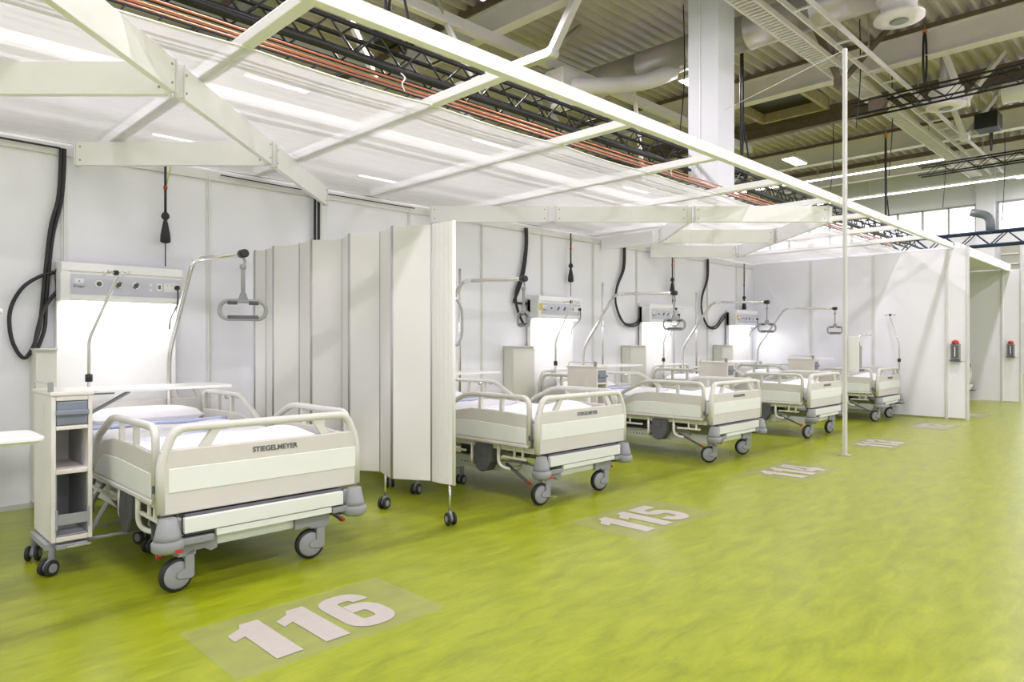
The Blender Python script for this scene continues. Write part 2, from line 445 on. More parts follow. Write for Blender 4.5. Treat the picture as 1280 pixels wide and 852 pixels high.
o = MB().box(7.12, 7.155, 4.70, WALL_Y-.02, FIN_B, FIN_T).build('canopy_fin', M['beam'], None, .003)
tag(o, 'white fin square to the back wall above the third bay edge', 'canopy fin', 'diagonal canopy fins')
# far section canopy
o = MB().box(END_X+.06, 15.44, FB_Y, WALL_Y-.01, FZ, FZ+.03).build('canopy_board', M['wall']); tag(o, 'white ceiling board over the bay beyond the end partition', 'ceiling board')
o = MB().box(END_X+.06, 15.5, FB_Y-.04, FB_Y-.001, FZ-.05, FZ+.09).build('front_canopy_beam', M['beam'], None, .004); tag(o, 'white front beam over the bay beyond the end partition', 'beam')

# copper pipes and ladder tray beside film edge
cp = [('upper thin copper pipe above the canopy film edge', 3.30, 2.632, .0065), ('middle copper pipe above the canopy film edge', 3.28, 2.592, .008), ('lower copper pipe lying closest to the film edge', 3.25, 2.556, .007)]
for lb, yy, zz, r in cp:
    o = MB().tube([(x, yy, zz) for x in (-2.2, 4, 9, 11.4)], r, 8).build('copper_pipe', M['copper']); tag(o, lb, 'pipe', 'copper pipes along the film edge')
rk = MB(); rk.tube([(-2.2, 3.33, 2.612), (11.4, 3.33, 2.612)], .010, 6)
rk.tube([(-2.2, 3.24, 2.544), (11.4, 3.24, 2.544)], .006, 6)
for i in range(90):
    x = -2.1+.15*i; rk.box(x-.004, x+.004, 3.235, 3.325, 2.538, 2.544)
o = rk.build('pipe_rack', M['blackm']); tag(o, 'thin black rack carrying the copper pipes', 'rack')
for i, x in enumerate((2.35, 5.2, 8.2)):
    MB().tube(smooth([(x, 3.26, 2.66), (x+.015, 3.24, 2.63), (x-.01, 3.235, 2.59), (x+.01, 3.235, 2.55)], 4), .004, 6).build('white_cable_tie', M['white'], o)

# ------------------------------------------------------------------ black trusses
def box_truss(name, label, p, q, w, h, pitch, m, r=.022, r2=.011, group='black lighting trusses'):
    """p,q centre ends; w sideways; h vertical"""
    p = Vector(p); q = Vector(q); dr = (q-p); Ln = dr.length; dr.normalize(); sd = dr.cross(Vector((0,0,1))).normalized(); up = Vector((0,0,1))
    t = MB()
    ch = [(-1,-1),(1,-1),(1,1),(-1,1)]
    for i, j in ch: t.tube([p+sd*i*w/2+up*j*h/2, q+sd*i*w/2+up*j*h/2], r, 8)
    o = t.build(name, m); tag(o, label, 'truss', group)
    n = int(Ln/pitch); br = MB()
    for k in range(n):
        a = p+dr*(k*pitch); b = p+dr*((k+.5)*pitch); c_ = p+dr*((k+1)*pitch)
        for s_ in (-1, 1):
            br.tube([a+sd*s_*w/2-up*h/2, b+sd*s_*w/2+up*h/2, c_+sd*s_*w/2-up*h/2], r2, 5, False)
        br.tube([a-sd*w/2+up*h/2, a+sd*w/2+up*h/2], r2, 5, False)
    br.build('bracing', m, o)
    return o
TY = 6.64; TZ = 4.40
tr = box_truss('lighting_truss', 'long black box truss hanging behind the canopy along the bed row', (-4, TY, TZ), (25.3, TY, TZ), .30, .30, .62, M['blackm'], .028, .014)
for i, (dy, dz, r) in enumerate(((.03, -.10, .040), (-.08, -.105, .022))):
    o = MB().tube([(x, TY+dy+.01*math.sin(x*3+i), TZ+dz+.008*math.sin(x*2+i*2)) for x in [-4+.5*k for k in range(58)]], r, 8).build('cable_bundle', M['black'])
    tag(o, ['thick black cable bundle lying in the long truss', 'thin black cable lying in the front of the long truss'][i], 'cable', 'cables in the long truss')
o = MB().tube([(x, TY-.30, TZ-.24+.01*math.sin(x*4)) for x in [-4+.4*k for k in range(75)]], .028, 8).build('cable_bundle', M['black'])
tag(o, 'black cable hose slung in front of and below the long truss', 'cable', 'cables in the long truss')
T1 = box_truss('lighting_truss', 'black truss high under the roof at upper right', (16.15, -9, 6.24), (16.15, 5.4, 6.24), .28, .28, .6, M['blackm'])
T2 = box_truss('lighting_truss', 'second black truss under the roof further back at right', (22.1, -9, 5.98), (22.1, 5.6, 5.98), .28, .26, .6, M['blackm'])
T3 = box_truss('lighting_truss', 'blue black truss below the far windows', (26, -9, 4.38), (26, 9.5, 4.38), .34, .42, .85, M['blue_black'], .04, .022)
for lb, yy in (('corner block with orange clamp on the upper right truss', 4.9), ):
    MB().box(16.0, 16.3, yy-.15, yy+.15, 6.12, 6.42).build('clamp', M['brown'], T1, .01)
# chain hoists
def hoist(x, y, z0, z1, label, slack=.05, motor=True):
    t = thing('chain_hoist', label, 'hoist', (x, y, z0), 0, 'black chain hoists')
    h = z1-z0
    for s_ in (-1, 1):
        MB().tube(smooth([(s_*.02, 0, .05), (s_*slack, 0, h*.3), (s_*slack*.8, 0, h*.7), (s_*.01, 0, h*.86)], 6), .022, 6).build('sling', M['black'], t)
    MB().tube([(0,0,h*.84), (0,0,h)], .008, 6).build('chain', M['chrome'], t)
    MB().lathe([(.02, h*.84), (.05, h*.85), (.05, h*.88), (.02, h*.9)], n=10).build('hook', M['orange'], t)
    if motor:
        MB().box(-.13, .13, -.12, .12, -.22, .12).build('motor', M['blackm'], t, .03)
        MB().tube(smooth([(.1,0,-.05), (.25,.02,-.25), (.3,0,.1), (.2,0,.5), (.06,0,.9)], 5), .018, 6).build('control_cable', M['black'], t)
    return t
hoist(13.35, TY, 4.78, 7.74, 'black hoist and slings beside the big white column')
hoist(22.6, TY, 4.78, 7.74, 'black hoist with orange hook left of the far windows')
hoist(4.6, TY, 4.78, 7.74, 'black hoist on the truss at upper centre left')
hoist(16.15, 4.0, 6.45, 7.74, 'short black sling holding the upper right truss', .12, False)
hoist(22.1, 3.9, 6.2, 7.74, 'short black sling holding the second truss', .12, False)
o = MB().box(20.6, 21.2, 3.5, 4.0, 6.5, 6.9).build('projector_box', M['blackm'], None, .02); tag(o, 'black equipment box under the roof above the second truss', 'box')
for dy in (.05, .45): MB().tube([(20.9, 3.5+dy, 6.88), (20.9, 3.5+dy, 7.76)], .012, 6).build('hanger_rod', M['steel'], o)

# ------------------------------------------------------------------ roof steelwork, ducts
def girder(x, label, m=None, h=.5, wd=.24, zb=7.1, y0=-12.9, y1=24.9):
    g_ = MB(); m = m or M['steelw']
    g_.box(x-wd/2, x+wd/2, y0, y1, zb, zb+.025); g_.box(x-wd/2, x+wd/2, y0, y1, zb+h-.025, zb+h)
    g_.box(x-.06, x+.06, y0, y1, zb+.02, zb+h-.02)
    o = g_.build('roof_girder', m); tag(o, label, 'girder', 'roof girders')
    MB().box(x-.16, x+.16, y0, y1, zb+h, 7.75).build('gap_shade_strip', M['brown'], o)  # brown strip stands in for the shade between girder and deck
    return o
girder(5.6, 'pale steel roof girder nearest the camera above the canopy', M['steel'])
girder(9.2, 'pale steel roof girder passing over the inverted strut at top centre', M['steelw'])
girder(16.4, 'white roof girder crossing the picture at upper right', M['steelw'], .55, .3)
girder(20.0, 'thin brown roof girder behind the upper right truss', M['brown'], .3, .2, 7.28)
girder(23.6, 'white roof girder above the second truss', M['steelw'], .55, .3)
girder(27.2, 'pale roof girder closest to the far windows', M['steelw'])
# big round duct
def duct(x, z, r, y0, y1, label, m):
    t = MB(); n = int((y1-y0)/1.2); pr = []
    for k in range(n+1):
        yy = y0+(y1-y0)*k/n
        if k: pr += [(r, yy-.03), (r+.015, yy-.028), (r+.015, yy-.002), (r, yy)]
        else: pr += [(r, yy)]
    t.lathe(pr, (x, 0, z), 'y', 28)
    o = t.build('ventilation_duct', m); tag(o, label, 'duct'); return o
dk = duct(12.8, 7.2, .34, -12.5, 11.2, 'big round galvanised duct passing behind the column top', M['galv'])
el = MB(); el.tube(fillet([(12.8, 7.9, 6.9), (12.3, 8.3, 6.62), (11.6, 9.0, 6.55), (11.1, 9.5, 6.55)], .4, 6), .17, 16); el.build('duct_elbow', M['steelw'], dk)
MB().box(10.8, 11.3, 9.3, 9.8, 6.25, 6.85).build('plenum_box', M['steelw'], dk, .01)
MB().lathe([(.16, 6.05), (.24, 6.1), (.24, 6.14), (.12, 6.2), (.12, 6.28)], (11.05, 9.55, 0), 'z', 20).build('air_diffuser', M['steelw'], dk)
def diffuser(x, y, z, label, up):
    p = MB(); p.lathe([(.05, z-.02), (.17, z), (.38, z+.02), (.38, z+.07), (.27, z+.12), (.27, z+.34), (.34, z+.36), (.34, z+.40)], (x, y, 0), 'z', 28)
    o = p.build('air_diffuser', M['steelw']); tag(o, label, 'air vent', 'round air vents')
    MB().tube([(x, y, z+.38), (x, y, up)], .12, 16).build('vent_pipe', M['galv'], o)
    MB().lathe([(.10, z-.03), (.14, z-.018)], (x, y, 0), 'z', 20).build('vent_cone', M['grey'], o)
diffuser(17.4, 3.9, 6.25, 'round white air vent below the upper right truss', 7.76)
diffuser(12.6, 3.5, 6.45, 'round white air vent at the top edge of the picture', 6.9)
duct(19.4, 6.9, .24, -12, 3.2, 'round white duct running under the roof at far right', M['steelw'])
# inverted roof strut at top centre
st = thing('roof_strut', 'pale steel knee strut forming an inverted V at top centre', 'strut', (9.2, 8.2, 6.3))
MB().bar((0, 6, .12), (0, 0, 0), .16, .16).build('lower_chord', M['steelw'], st, .01)
MB().bar((0, 0, 0), (0, -1.05, 1.4), .13, .16, (1,0,0)).build('diagonal', M['steelw'], st, .01)
MB().bar((0, .1, 0), (1.9, .9, 1.38), .1, .1).build('diagonal', M['steel'], st, .01)
MB().lathe([(.07, -.11), (.085, -.10), (.085, .10), (.07, .11)], (0, -.02, 0), 'x', 16).build('joint_plate', M['steelw'], st)
for i, (a, b) in enumerate((((7.2, 9.5, 7.7), (9.0, 9.9, 5.9)), ((5.0, 9.5, 7.7), (6.6, 9.9, 5.6)), ((8.0, 12.5, 7.7), (9.6, 10.4, 5.5)), ((13.5, 9.5, 7.7), (14.6, 9.9, 5.2)), ((12.0, 11.5, 7.7), (11.2, 9.5, 5.4)))):
    o = MB().bar(a, b, .09, .09).build('roof_brace', M['steelw' if i % 2 else 'steel'], None, .008)
    tag(o, ['thin steel brace rising left of the inverted strut', 'thin steel brace behind the long truss at upper left', 'steel brace crossing behind the inverted strut', 'slanted steel brace left of the big column', 'steel brace below the duct elbow'][i], 'brace', 'slanted roof braces')
for i, (y_, x_) in enumerate(((5.1, 14.5), (3.6, 17.6), (4.2, 20.6))):
    v = MB(); v.bar((x_, y_, 6.35), (x_+1.3, y_-.5, 7.7), .1, .1); v.bar((x_, y_, 6.35), (x_-1.0, y_+.3, 7.7), .1, .1); v.box(x_-.1, x_+.1, y_-.1, y_+.1, 6.27, 6.45)
    o = v.build('roof_brace', M['steelw' if i else 'brown'], None, .008); tag(o, ['brown V shaped roof brace right of the tall pole', 'white V shaped roof brace behind the upper right truss', 'white V shaped roof brace above the second truss'][i], 'brace', 'V shaped roof braces')
# horizontal steel lines deep under the roof on the left
o = MB().box(-6, 20, 12.0, 12.2, 6.6, 6.9).build('roof_purlin', M['steel']); tag(o, 'grey steel purlin deep behind the long truss', 'beam')
o = MB().box(-6, 20, 9.6, 9.75, 6.9, 7.1).build('roof_purlin', M['steelw']); tag(o, 'pale steel purlin above the long truss', 'beam')
# cable trays along x
def tray(y0, y1, z, x0, x1, label, perf):
    t = MB(); t.box(x0, x1, y0-.03, y0, z, z+.1); t.box(x0, x1, y1, y1+.03, z, z+.1)
    x = x0
    while x < x1:
        t.box(x, x+.04, y0, y1, z+.01, z+.04); x += .9 if not perf else .12
    o = t.build('cable_tray', M['steelw']); tag(o, label, 'cable tray', 'cable trays under the roof')
    h = MB(); x = x0+1.5
    while x < x1:
        h.tube([(x, y0-.01, z+.05), (x, y0-.01, 7.76)], .01, 5); x += 3.3
    h.build('hanger_rods', M['steel'], o)
tray(5.05, 5.35, 6.6, 6, 27, 'perforated cable tray under the roof right of the column', True)
tray(4.45, 4.75, 6.6, 6, 27, 'pale open cable ladder running beside the perforated tray', False)
# skylight well
sk = thing('skylight_well', 'timber lined roof opening right of the big column', 'skylight', (18.3, 8.0, 7.72))
for a in ((-.9,.9,-.95,-.85), (-.9,.9,.85,.95), (-.95,-.85,-.95,.95), (.85,.95,-.95,.95)): MB().box(*a, -.28, .02).build('lining_board', M['wood'], sk)
MB().box(-.85, .85, -.85, .85, -.02, .0).build('dark_cover', M['blackm'], sk)
# hanging wires
wires = [(12.0, 7.2, 5.2, 7.7), (14.5, 7.5, 6.0, 7.7), (15.0, 4.9, 5.5, 7.7), (18.5, 5.3, 5.2, 7.7), (24, 5.4, 5.2, 7.7), (24.5, 4.0, 4.7, 7.7), (21, 7.6, 5.6, 7.7)]
wl = ['left of the big column', 'right of the big column', 'below the round duct', 'behind the tall pole', 'in front of the far windows', 'beside the blue pipe', 'left of the far windows']
for (x, y, a, b), s_ in zip(wires, wl):
    o = MB().tube(smooth([(x, y, b+.16), (x+.05, y, (a+b)/2), (x-.05, y+.05, a)], 5), .012, 5).build('hanging_wire', M['blackm']); tag(o, 'thin dark wire hanging from the roof '+s_, 'wire', 'wires hanging from the roof')
o = MB().tube(fillet([(26, 4.6, 4.62), (26, 4.62, 5.12), (26, 5.12, 5.28)], .25, 6), .13, 14).build('vent_elbow_pipe', M['blue_grey']); tag(o, 'dark blue bent pipe standing on the truss in front of the far windows', 'pipe')

# ------------------------------------------------------------------ hall lamps
lamp_lb = []
def lamp(x, y, z, sx, sy, label, power=None, group='hall ceiling lamps'):
    t = thing('ceiling_lamp', label, 'lamp', (x, y, z), 0, group)
    MB().box(-sx/2, sx/2, -sy/2, sy/2, 0, .07).build('housing', M['white'], t, .008)
    MB().box(-sx/2+.02, sx/2-.02, -sy/2+.02, sy/2-.02, -.012, .0).build('diffuser', M['tube'], t)
    r = MB()
    for a in (-1, 1): r.tube([(a*sx*.35, a*sy*.35, .06), (a*sx*.35, a*sy*.35, 7.745-z)], .008, 5)
    r.build('suspension_rod', M['steel'], t)
    area('hall_lamp_light', (x, y, z-.03), max(sx-.04, .1), max(sy-.04, .1), power or LAMP_POWER)
    return t
lamp(13.9, 8.05, 6.95, .9, .32, 'lit rectangular lamp just left of the big column')
lamp(21.9, 9.1, 6.9, 1.1, .4, 'lit rectangular lamp right of the big column')
lamp(26.2, 10.0, 6.6, 1.1, .4, 'lit lamp above the far end of the front beam')
# continuous strips along y near the far windows
for i, (x, y0, y1, z) in enumerate(((27.6, 1.0, 11.5, 6.55), (28.9, -6, 4.4, 6.75), (25.4, 5.5, 14.0, 7.0))):
    t = thing('strip_lamp', ['long lit strip lamp above the far windows', 'long lit strip lamp at the right edge above the windows', 'thin lit strip lamp under the far girder'][i], 'lamp', (x, (y0+y1)/2, z), 0, 'long strip lamps')
    h = (y1-y0)/2
    MB().box(-.09, .09, -h, h, 0, .07).build('housing', M['white'], t)
    MB().box(-.07, .07, -h+.02, h-.02, -.015, 0).build('diffuser', M['tube'], t)
    rr = MB()
    for k in range(5): rr.tube([(0, -h+.3+k*(2*h-.6)/4, .06), (0, -h+.3+k*(2*h-.6)/4, 7.745-z)], .008, 5)
    rr.build('suspension_rod', M['steel'], t)
    area('strip_lamp_light', (x, (y0+y1)/2, z-.04), .14, 2*h-.1, 80)
# the same grid of lamps goes on over the rest of the hall
seen = {(7.2, 14.7): 'lit lamp glimpsed through the film at upper left', (13.9, 14.7): 'lit lamp glimpsed through the film at upper centre', (7.2, 20.7): 'lit lamp glimpsed through the film above the foremost bed', (13.9, 20.7): 'lit lamp glimpsed through the film left of centre', (21.9, 15.2): 'lit lamp glimpsed through the film above the third bed'}
for (x, y), lb in seen.items(): lamp(x, y, 6.95, 1.5, .16, lb)
for x in (-5.5, .5, 7.2, 13.9, 21.9):
    for y in (-9.5, -3.5, 1.4):
        lamp(x, y, 6.95, 1.5, .3, 'lit hall lamp over the aisle, outside the photo', 165, 'hall lamps over the aisle')
lamp(7.2, 8.5, 6.95, 1.5, .3, 'lit hall lamp over the canopy, outside the photo', 260, 'hall lamps above the canopy')
lamp(.5, 8.5, 6.95, 1.5, .3, 'lit hall lamp over the canopy, outside the photo', 260, 'hall lamps above the canopy')

# ================================================================== BED
def xz(path, y): return [(a, y, b) for a, b in path]
def yz(path, x): return [(x, a, b) for a, b in path]
def make_board(root, name, zt, y, sgn, txt):
    """foot- or headboard at depth y: frame with slot windows above a panel"""
    h = zt-.74
    sec = rrect(.036, .036, .014, 3)
    fr = MB()
    path = fillet(xz([(-.485, .36), (-.485, .585+h), (-.425, .724+h), (.425, .724+h), (.485, .585+h), (.485, .36)], y), .05, 6)
    fr.sweep(path, rrect(.04, .036, .014, 3), (0, 1, 0))
    # web widening the lower corners of the window
    for s_ in (-1, 1):
        fr.prism([(s_*.49, .60+h), (s_*.435, .70+h), (s_*.425, .69+h), (s_*.445, .63+h), (s_*.452, .60+h)], 'y', y-.015, y+.015)
        fr.prism([(s_*.285, .62+h), (s_*.225, .715+h), (s_*.265, .715+h), (s_*.335, .62+h)][::s_], 'y', y-.012, y+.012)
    o = fr.build(name, M['bed_rail'], root)
    p = MB(); p.prism([(-.488, .352), (.488, .352), (.488, .635+h), (-.488, .635+h)], 'y', y-.014, y+.014)
    p.build('board_panel', M['bed_beige'], o, .006)
    q = MB(); q.box(-.455, .484, y+sgn*.0165, y+sgn*.010, .447, .552+h); q.build('board_inlay', M['bed_light'], o, .002)
    if txt: text_mesh(txt, .034, M['dgrey'], 'lettering', o, (.03, y+sgn*.0155, .595), (PI/2, 0, 0), .0006, .0009, 1.02)
    return o
def side_rail(root, x, sx, kind):
    """kind foot: y .05-1.03 ; head: y 1.17-2.15 mirrored"""
    r = MB(); zt = .727
    if kind == 'foot': path = [(.075, .40), (.075, zt), (.70, zt), (.98, .60), (1.02, .50), (1.02, .43)]; f_ = lambda a: a
    else: f_ = lambda a: 2.12-a; zt = .745; path = [(f_(.075), .40), (f_(.075), zt), (f_(.70), zt), (f_(.98), .60), (f_(1.02), .50), (f_(1.02), .43)]
    r.sweep(fillet(yz(path, x), .07, 6), rrect(.032, .034, .012, 3), (1, 0, 0))
    for a in (.34, .56):
        a = f_(a); r.prism([(a-.016, .60), (a+.016, .60), (a+.012, zt-.01), (a-.012, zt-.01)], 'x', x-.011, x+.011)
    o = r.build('side_rail', M['bed_rail'], root)
    p = MB(); pl = [(.06, .395), (.06, .612), (.40, .625), (.66, .625), (.83, .598), (.95, .54), (1.012, .45), (1.02, .40), (1.0, .395)]
    p.prism([(f_(a), b) for a, b in pl], 'x', x-.012, x+.012); p.build('rail_panel', M['bed_beige'], o, .005)
    q = MB(); ql = [(.10, .418), (.10, .522), (.60, .536), (.82, .525), (.93, .48), (.975, .43), (.97, .418)]
    q.prism([(f_(a), b) for a, b in ql], 'x', x+sx*.0155, x+sx*.010); q.build('rail_inlay', M['bed_light'], o, .002)
    lip = MB(); lip.box(x+sx*.012, x+sx*.022, f_(.07), f_(1.0), .390, .408); lip.build('rail_lip', M['bed_rail'], o, .003)
    MB().box(x-.013, x+sx*.018, f_(.045), f_(.068), .44, .475).build('release_catch', M['dgrey'], o, .003)
    return o
def make_caster(root, x, y, rz):
    c = bpy.data.objects.new('caster', None)
    cm = MB(); cm.tube([(0,0,.10), (0,0,.175)], .024, 14)
    cm.prism([(-.018, .187), (.024, .187), (.024, .062), (.012, .052), (-.045, .060), (-.056, .072), (-.050, .086), (-.018, .10)], 'y', -.03, -.022)
    cm.prism([(-.018, .187), (.024, .187), (.024, .062), (.012, .052), (-.045, .060), (-.056, .072), (-.050, .086), (-.018, .10)], 'y', .022, .03)
    cm.box(-.05, .03, -.03, .03, .155, .187)
    c = cm.build('caster', M['greyl'], root, .003, (x, y, 0)); c.rotation_euler = (0,0,rz)
    w_ = MB(); w_.lathe([(.058,-.017),(.070,-.016),(.0745,-.009),(.075,0),(.0745,.009),(.070,.016),(.058,.017)], (-.045,0,.0755), 'y', 32)
    wo = w_.build('wheel', M['black'], c)
    w2 = MB(); w2.lathe([(.02,-.0215),(.056,-.0205),(.0605,-.0165),(.0605,.0165),(.056,.0205),(.02,.0215)], (-.045,0,.0755), 'y', 32); w2.build('wheel_disc', M['greyl'], c)
    return c
def make_bed(label, loc):
    t = thing('hospital_bed', label, 'hospital bed', loc, 0, 'white hospital beds')
    make_board(t, 'footboard', .74, .0, -1, 'STIEGELMEYER')
    make_board(t, 'headboard', .80, 2.10, 1, None)
    for s_ in (-1, 1):
        side_rail(t, s_*.480, s_, 'foot'); side_rail(t, s_*.480, s_, 'head')
    # mattress platform
    f = MB()
    for s_ in (-1, 1): f.box(s_*.43-.02, s_*.43+.02, .06, 2.06, .345, .385)
    for yy in (.08, .6, 1.1, 1.6, 2.03): f.box(-.41, .41, yy-.02, yy+.02, .345, .38)
    for yy in (.16, .24, .9, 1.3): f.box(-.462, -.448, yy-.008, yy+.008, .30, .40); f.box(.448, .462, yy-.008, yy+.008, .30, .40)
    f.box(-.463, -.447, .12, .36, .292, .308); f.box(-.463, -.447, .75, 2.0, .292, .308); f.box(.447, .463, .12, 2.0, .292, .308)
    f.build('platform_frame', M['bed_metal'], t, .003)
    p = MB(); p.box(-.42, .42, .05, 2.07, .385, .43); p.build('platform', M['bed_beige'], t, .006)
    MB().box(-.44, .44, .045, 2.075, .431, .555).build('mattress', M['sheet'], t, .03, seg=3)
    # duvet with folds
    def sheetpatch(x0, x1, y0, y1, fz, n1, n2, name, m, th=.03):
        mb = MB(); vs = []
        for i in range(n1+1):
            for j in range(n2+1):
                x = x0+(x1-x0)*i/n1; yy = y0+(y1-y0)*j/n2; vs.append((x, yy, fz(x, yy, i/n1, j/n2)))
        fs = [(i*(n2+1)+j, (i+1)*(n2+1)+j, (i+1)*(n2+1)+j+1, i*(n2+1)+j+1) for i in range(n1) for j in range(n2)]
        mb.add(vs, fs, True); o = mb.build(name, m, t)
        s_ = o.modifiers.new('solid', 'SOLIDIFY'); s_.thickness = th; s_.offset = -1
        return o
    def dz(x, y, u, v):
        e = min(u, 1-u)*7; e2 = min(v, 1-v)*9; e = min(1, e, e2)
        return .564+.035*math.sqrt(max(e, 0))+.012*noise.noise(Vector((x*5, y*4, 1)))+.05*math.exp(-((x-.22)**2+(y-.33)**2)/.03)
    du = sheetpatch(-.43, .43, .07, 1.48, dz, 30, 44, 'duvet', M['sheet'], .02)
    hb = MB(); hb.tube([(x, 1.50+.008*math.sin(x*20), .592) for x in [-.42+.06*k for k in range(15)]], .012, 8); hb.build('blue_hem', M['blue'], du)
    h2 = MB(); h2.tube([(-.40+.05*k, .62+.35*(k/16)+.01*math.sin(k), dz(-.40+.05*k, .8, (.03+.05*k)/.86, .5)+.002) for k in range(1, 16)], .006, 6); h2.build('blue_fold', M['blue'], du)
    # pillow
    pm = MB(); vs = []; n1, n2 = 18, 14
    for sgn in (1, -1):
        for i in range(n1+1):
            for j in range(n2+1):
                u = i/n1*2-1; v = j/n2*2-1; hgt = max(0, (1-u**4)*(1-v**4))**.5
                vs.append((u*(.34-.015*v*v), 1.82+v*(.20-.012*u*u), .615+sgn*(.055*hgt)+.003*noise.noise(Vector((u*3, v*3, 2)))))
    m_ = (n1+1)*(n2+1); fs = []
    for i in range(n1):
        for j in range(n2):
            a = i*(n2+1)+j; q = (a, a+n2+1, a+n2+2, a+1); fs.append(q); fs.append(tuple(reversed([k+m_ for k in q])))
    pm.add(vs, fs, True); pm.build('pillow', M['sheet'], t)
    # crossbars at the foot end
    MB().box(-.40, .385, -.045, -.02, .266, .334).build('end_cover', M['bed_light'], t, .004)
    MB().box(-.26, .32, -.04, -.015, .232, .262).build('end_strip', M['bed_light'], t, .003)
    MB().box(-.39, .39, -.02, .06, .25, .345).build('end_beam', M['dgrey'], t, .004)  # coloured dark grey to give the shade in the gap below the footboard
    la = MB(); la.box(-.41, -.27, -.043, -.01, .214, .244); la.box(.325, .43, -.043, -.01, .226, .256); la.build('latch', M['grey'], t, .005)
    for s_ in (-1, 1):
        for yy in (-.02, 2.12):
            b = MB(); b.lathe([(.030, .342), (.036, .338), (.052, .27), (.056, .252), (.050, .250), (.060, .246), (.066, .238), (.064, .208), (.05, .196)], (s_*.462, yy, 0), 'z', 24)
            bo = b.build('bumper', M['greyl'], t)
            MB().box(s_*.43-.03, s_*.43+.03, min(yy, yy+.05) if yy < 1 else yy-.06, max(yy, yy+.05) if yy < 1 else yy, .26, .335).build('bumper_bracket', M['grey'], bo, .01)
    MB().box(-.45, -.42, -.088, -.084, .200, .214).build('warning_sticker', M['red'], t)
    # lower chassis
    ch = MB(); ch.box(-.36, .34, .02, .10, .175, .222)
    for s_ in (-1, 1): ch.box(s_*.30-.025, s_*.30+.025, .08, 2.05, .15, .235)
    ch.box(-.36, .34, 2.0, 2.08, .175, .222)
    ch.build('chassis', M['bed_light'], t, .005)
    for x0, x1 in ((-.41, -.24), (.14, .33)):
        br = MB(); br.prism([(x0, .232), (x1, .232), (x1, .165), (x1-.03, .158), (x1-.06, .175) if x0 < 0 else (x0+.10, .16), (x0+.06, .175), (x0+.03, .165), (x0, .172)], 'y', .0, .075)
        br.build('caster_bracket', M['grey'], t, .004)
    for x0 in (-.40, .24): MB().box(x0, x0+.14, 2.02, 2.10, .165, .232).build('caster_bracket', M['grey'], t, .004)
    make_caster(t, -.365, .035, .1); make_caster(t, .285, .035, -.15)
    make_caster(t, -.33, 2.06, .6); make_caster(t, .31, 2.06, 1.9)
    # marks along the side member
    mk = MB()
    for k, (a, b) in enumerate(((.62, .03), (.67, .035), (.73, .04), (.80, .012), (.83, .02), (.87, .012), (.90, .02), (.94, .012))):
        mk.box(-.3262, -.325, a, a+b*.7, .18, .18+(.025 if k < 3 else .012))
    mk.build('side_marking', M['dgrey'], t)
    # lifting scissor arms and motors
    for s_ in (-1, 1):
        MB().bar((s_*.24, .30, .20), (s_*.24, .85, .36), .035, .05).build('lift_arm', M['bed_metal'], t, .005)
        MB().bar((s_*.24, 1.85, .20), (s_*.24, 1.30, .36), .035, .05).build('lift_arm', M['bed_metal'], t, .005)
    m1 = MB(); m1.tube([(-.10, .45, .27), (-.10, 1.15, .30)], .035, 16); m1.tube([(-.10, 1.1, .30), (-.10, 1.5, .31)], .018, 12); m1.box(-.16, -.02, .95, 1.15, .20, .31); m1.build('lift_motor', M['dgrey'], t)
    mb = MB(); mb.prism([(.46, .37), (.63, .37), (.65, .26), (.62, .185), (.57, .165), (.52, .175), (.47, .25)], 'x', -.472, -.38); mo = mb.build('control_box', M['dgrey'], t, .008)
    MB().box(-.478, -.470, .53, .60, .29, .35).build('control_cover', M['dgrey'], mo, .002)
    for s_, yy, bend in ((-1, .40, -.10), (-1, .68, .03), (1, .40, -.10)):
        hk = MB(); hk.tube(fillet([(s_*.455, yy, .39), (s_*.455, yy, .23), (s_*.42, yy+bend, .205), (s_*.32, yy+bend, .225)], .05, 6), .0125, 10); hk.build('urine_bag_hook', M['bed_metal'], t)
    cb = MB(); cb.tube(smooth([(-.40, 1.35, .34), (-.43, 1.36, .20), (-.43, 1.32, .13), (-.43, 1.28, .20), (-.38, 1.25, .30)], 6), .011, 8); cb.build('coiled_cable', M['grey'], t)
    # foot pedals
    for s_ in (-1, 1):
        pd = MB(); pd.bar((s_*.40, .38, .24), (s_*.46, .10, .15), .022, .014); pd.bar((s_*.22, .10, .21), (s_*.44, .03, .20), .022, .012)
        po = pd.build('brake_pedal', M['dgrey'], t, .003)
        MB().bar((s_*.458, .11, .153), (s_*.462, .085, .145), .024, .016).build('pedal_tip', M['red'], po, .003)
        if s_ > 0: MB().bar((.425, .034, .201), (.455, .025, .199), .022, .013).build('pedal_tip', M['red'], po, .003)
    # trapeze pole with handle
    tp = MB(); x = .235; tp.tube(fillet([(x, 2.06, .30), (x, 2.06, 1.02), (x, 1.60, 1.655), (x, .83, 1.625)], .10, 7), [.0165]*30 if False else .0165, 14)
    to = tp.build('trapeze_pole', M['chrome'], t)
    MB().lathe([(.018, -.03), (.025, -.028), (.025, .028), (.018, .03)], (x, .82, 1.625), 'y', 16).build('end_cap', M['black'], to)
    MB().tube([(x, 2.06, .28), (x, 2.06, .42)], .026, 14).build('pole_socket', M['bed_metal'], to)
    MB().lathe([(.020, -.04), (.023, -.036), (.023, .036), (.020, .04)], (x, 1.50, 1.652), 'y', 16).build('pole_sleeve', M['white'], to)
    hm_ = MB(); hm_.tube(smooth([(0,0,.0), (.012,0,-.03), (0,0,-.06)], 5), .008, 8); hm_.lathe([(.010,-.075),(.018,-.07),(.018,-.05),(.010,-.045)], n=14)
    hm_.box(-.012, .012, -.004, .004, -.23, -.06)
    ho = hm_.build('trapeze_strap', M['greyl'], to, 0, (x, .82, 1.607))
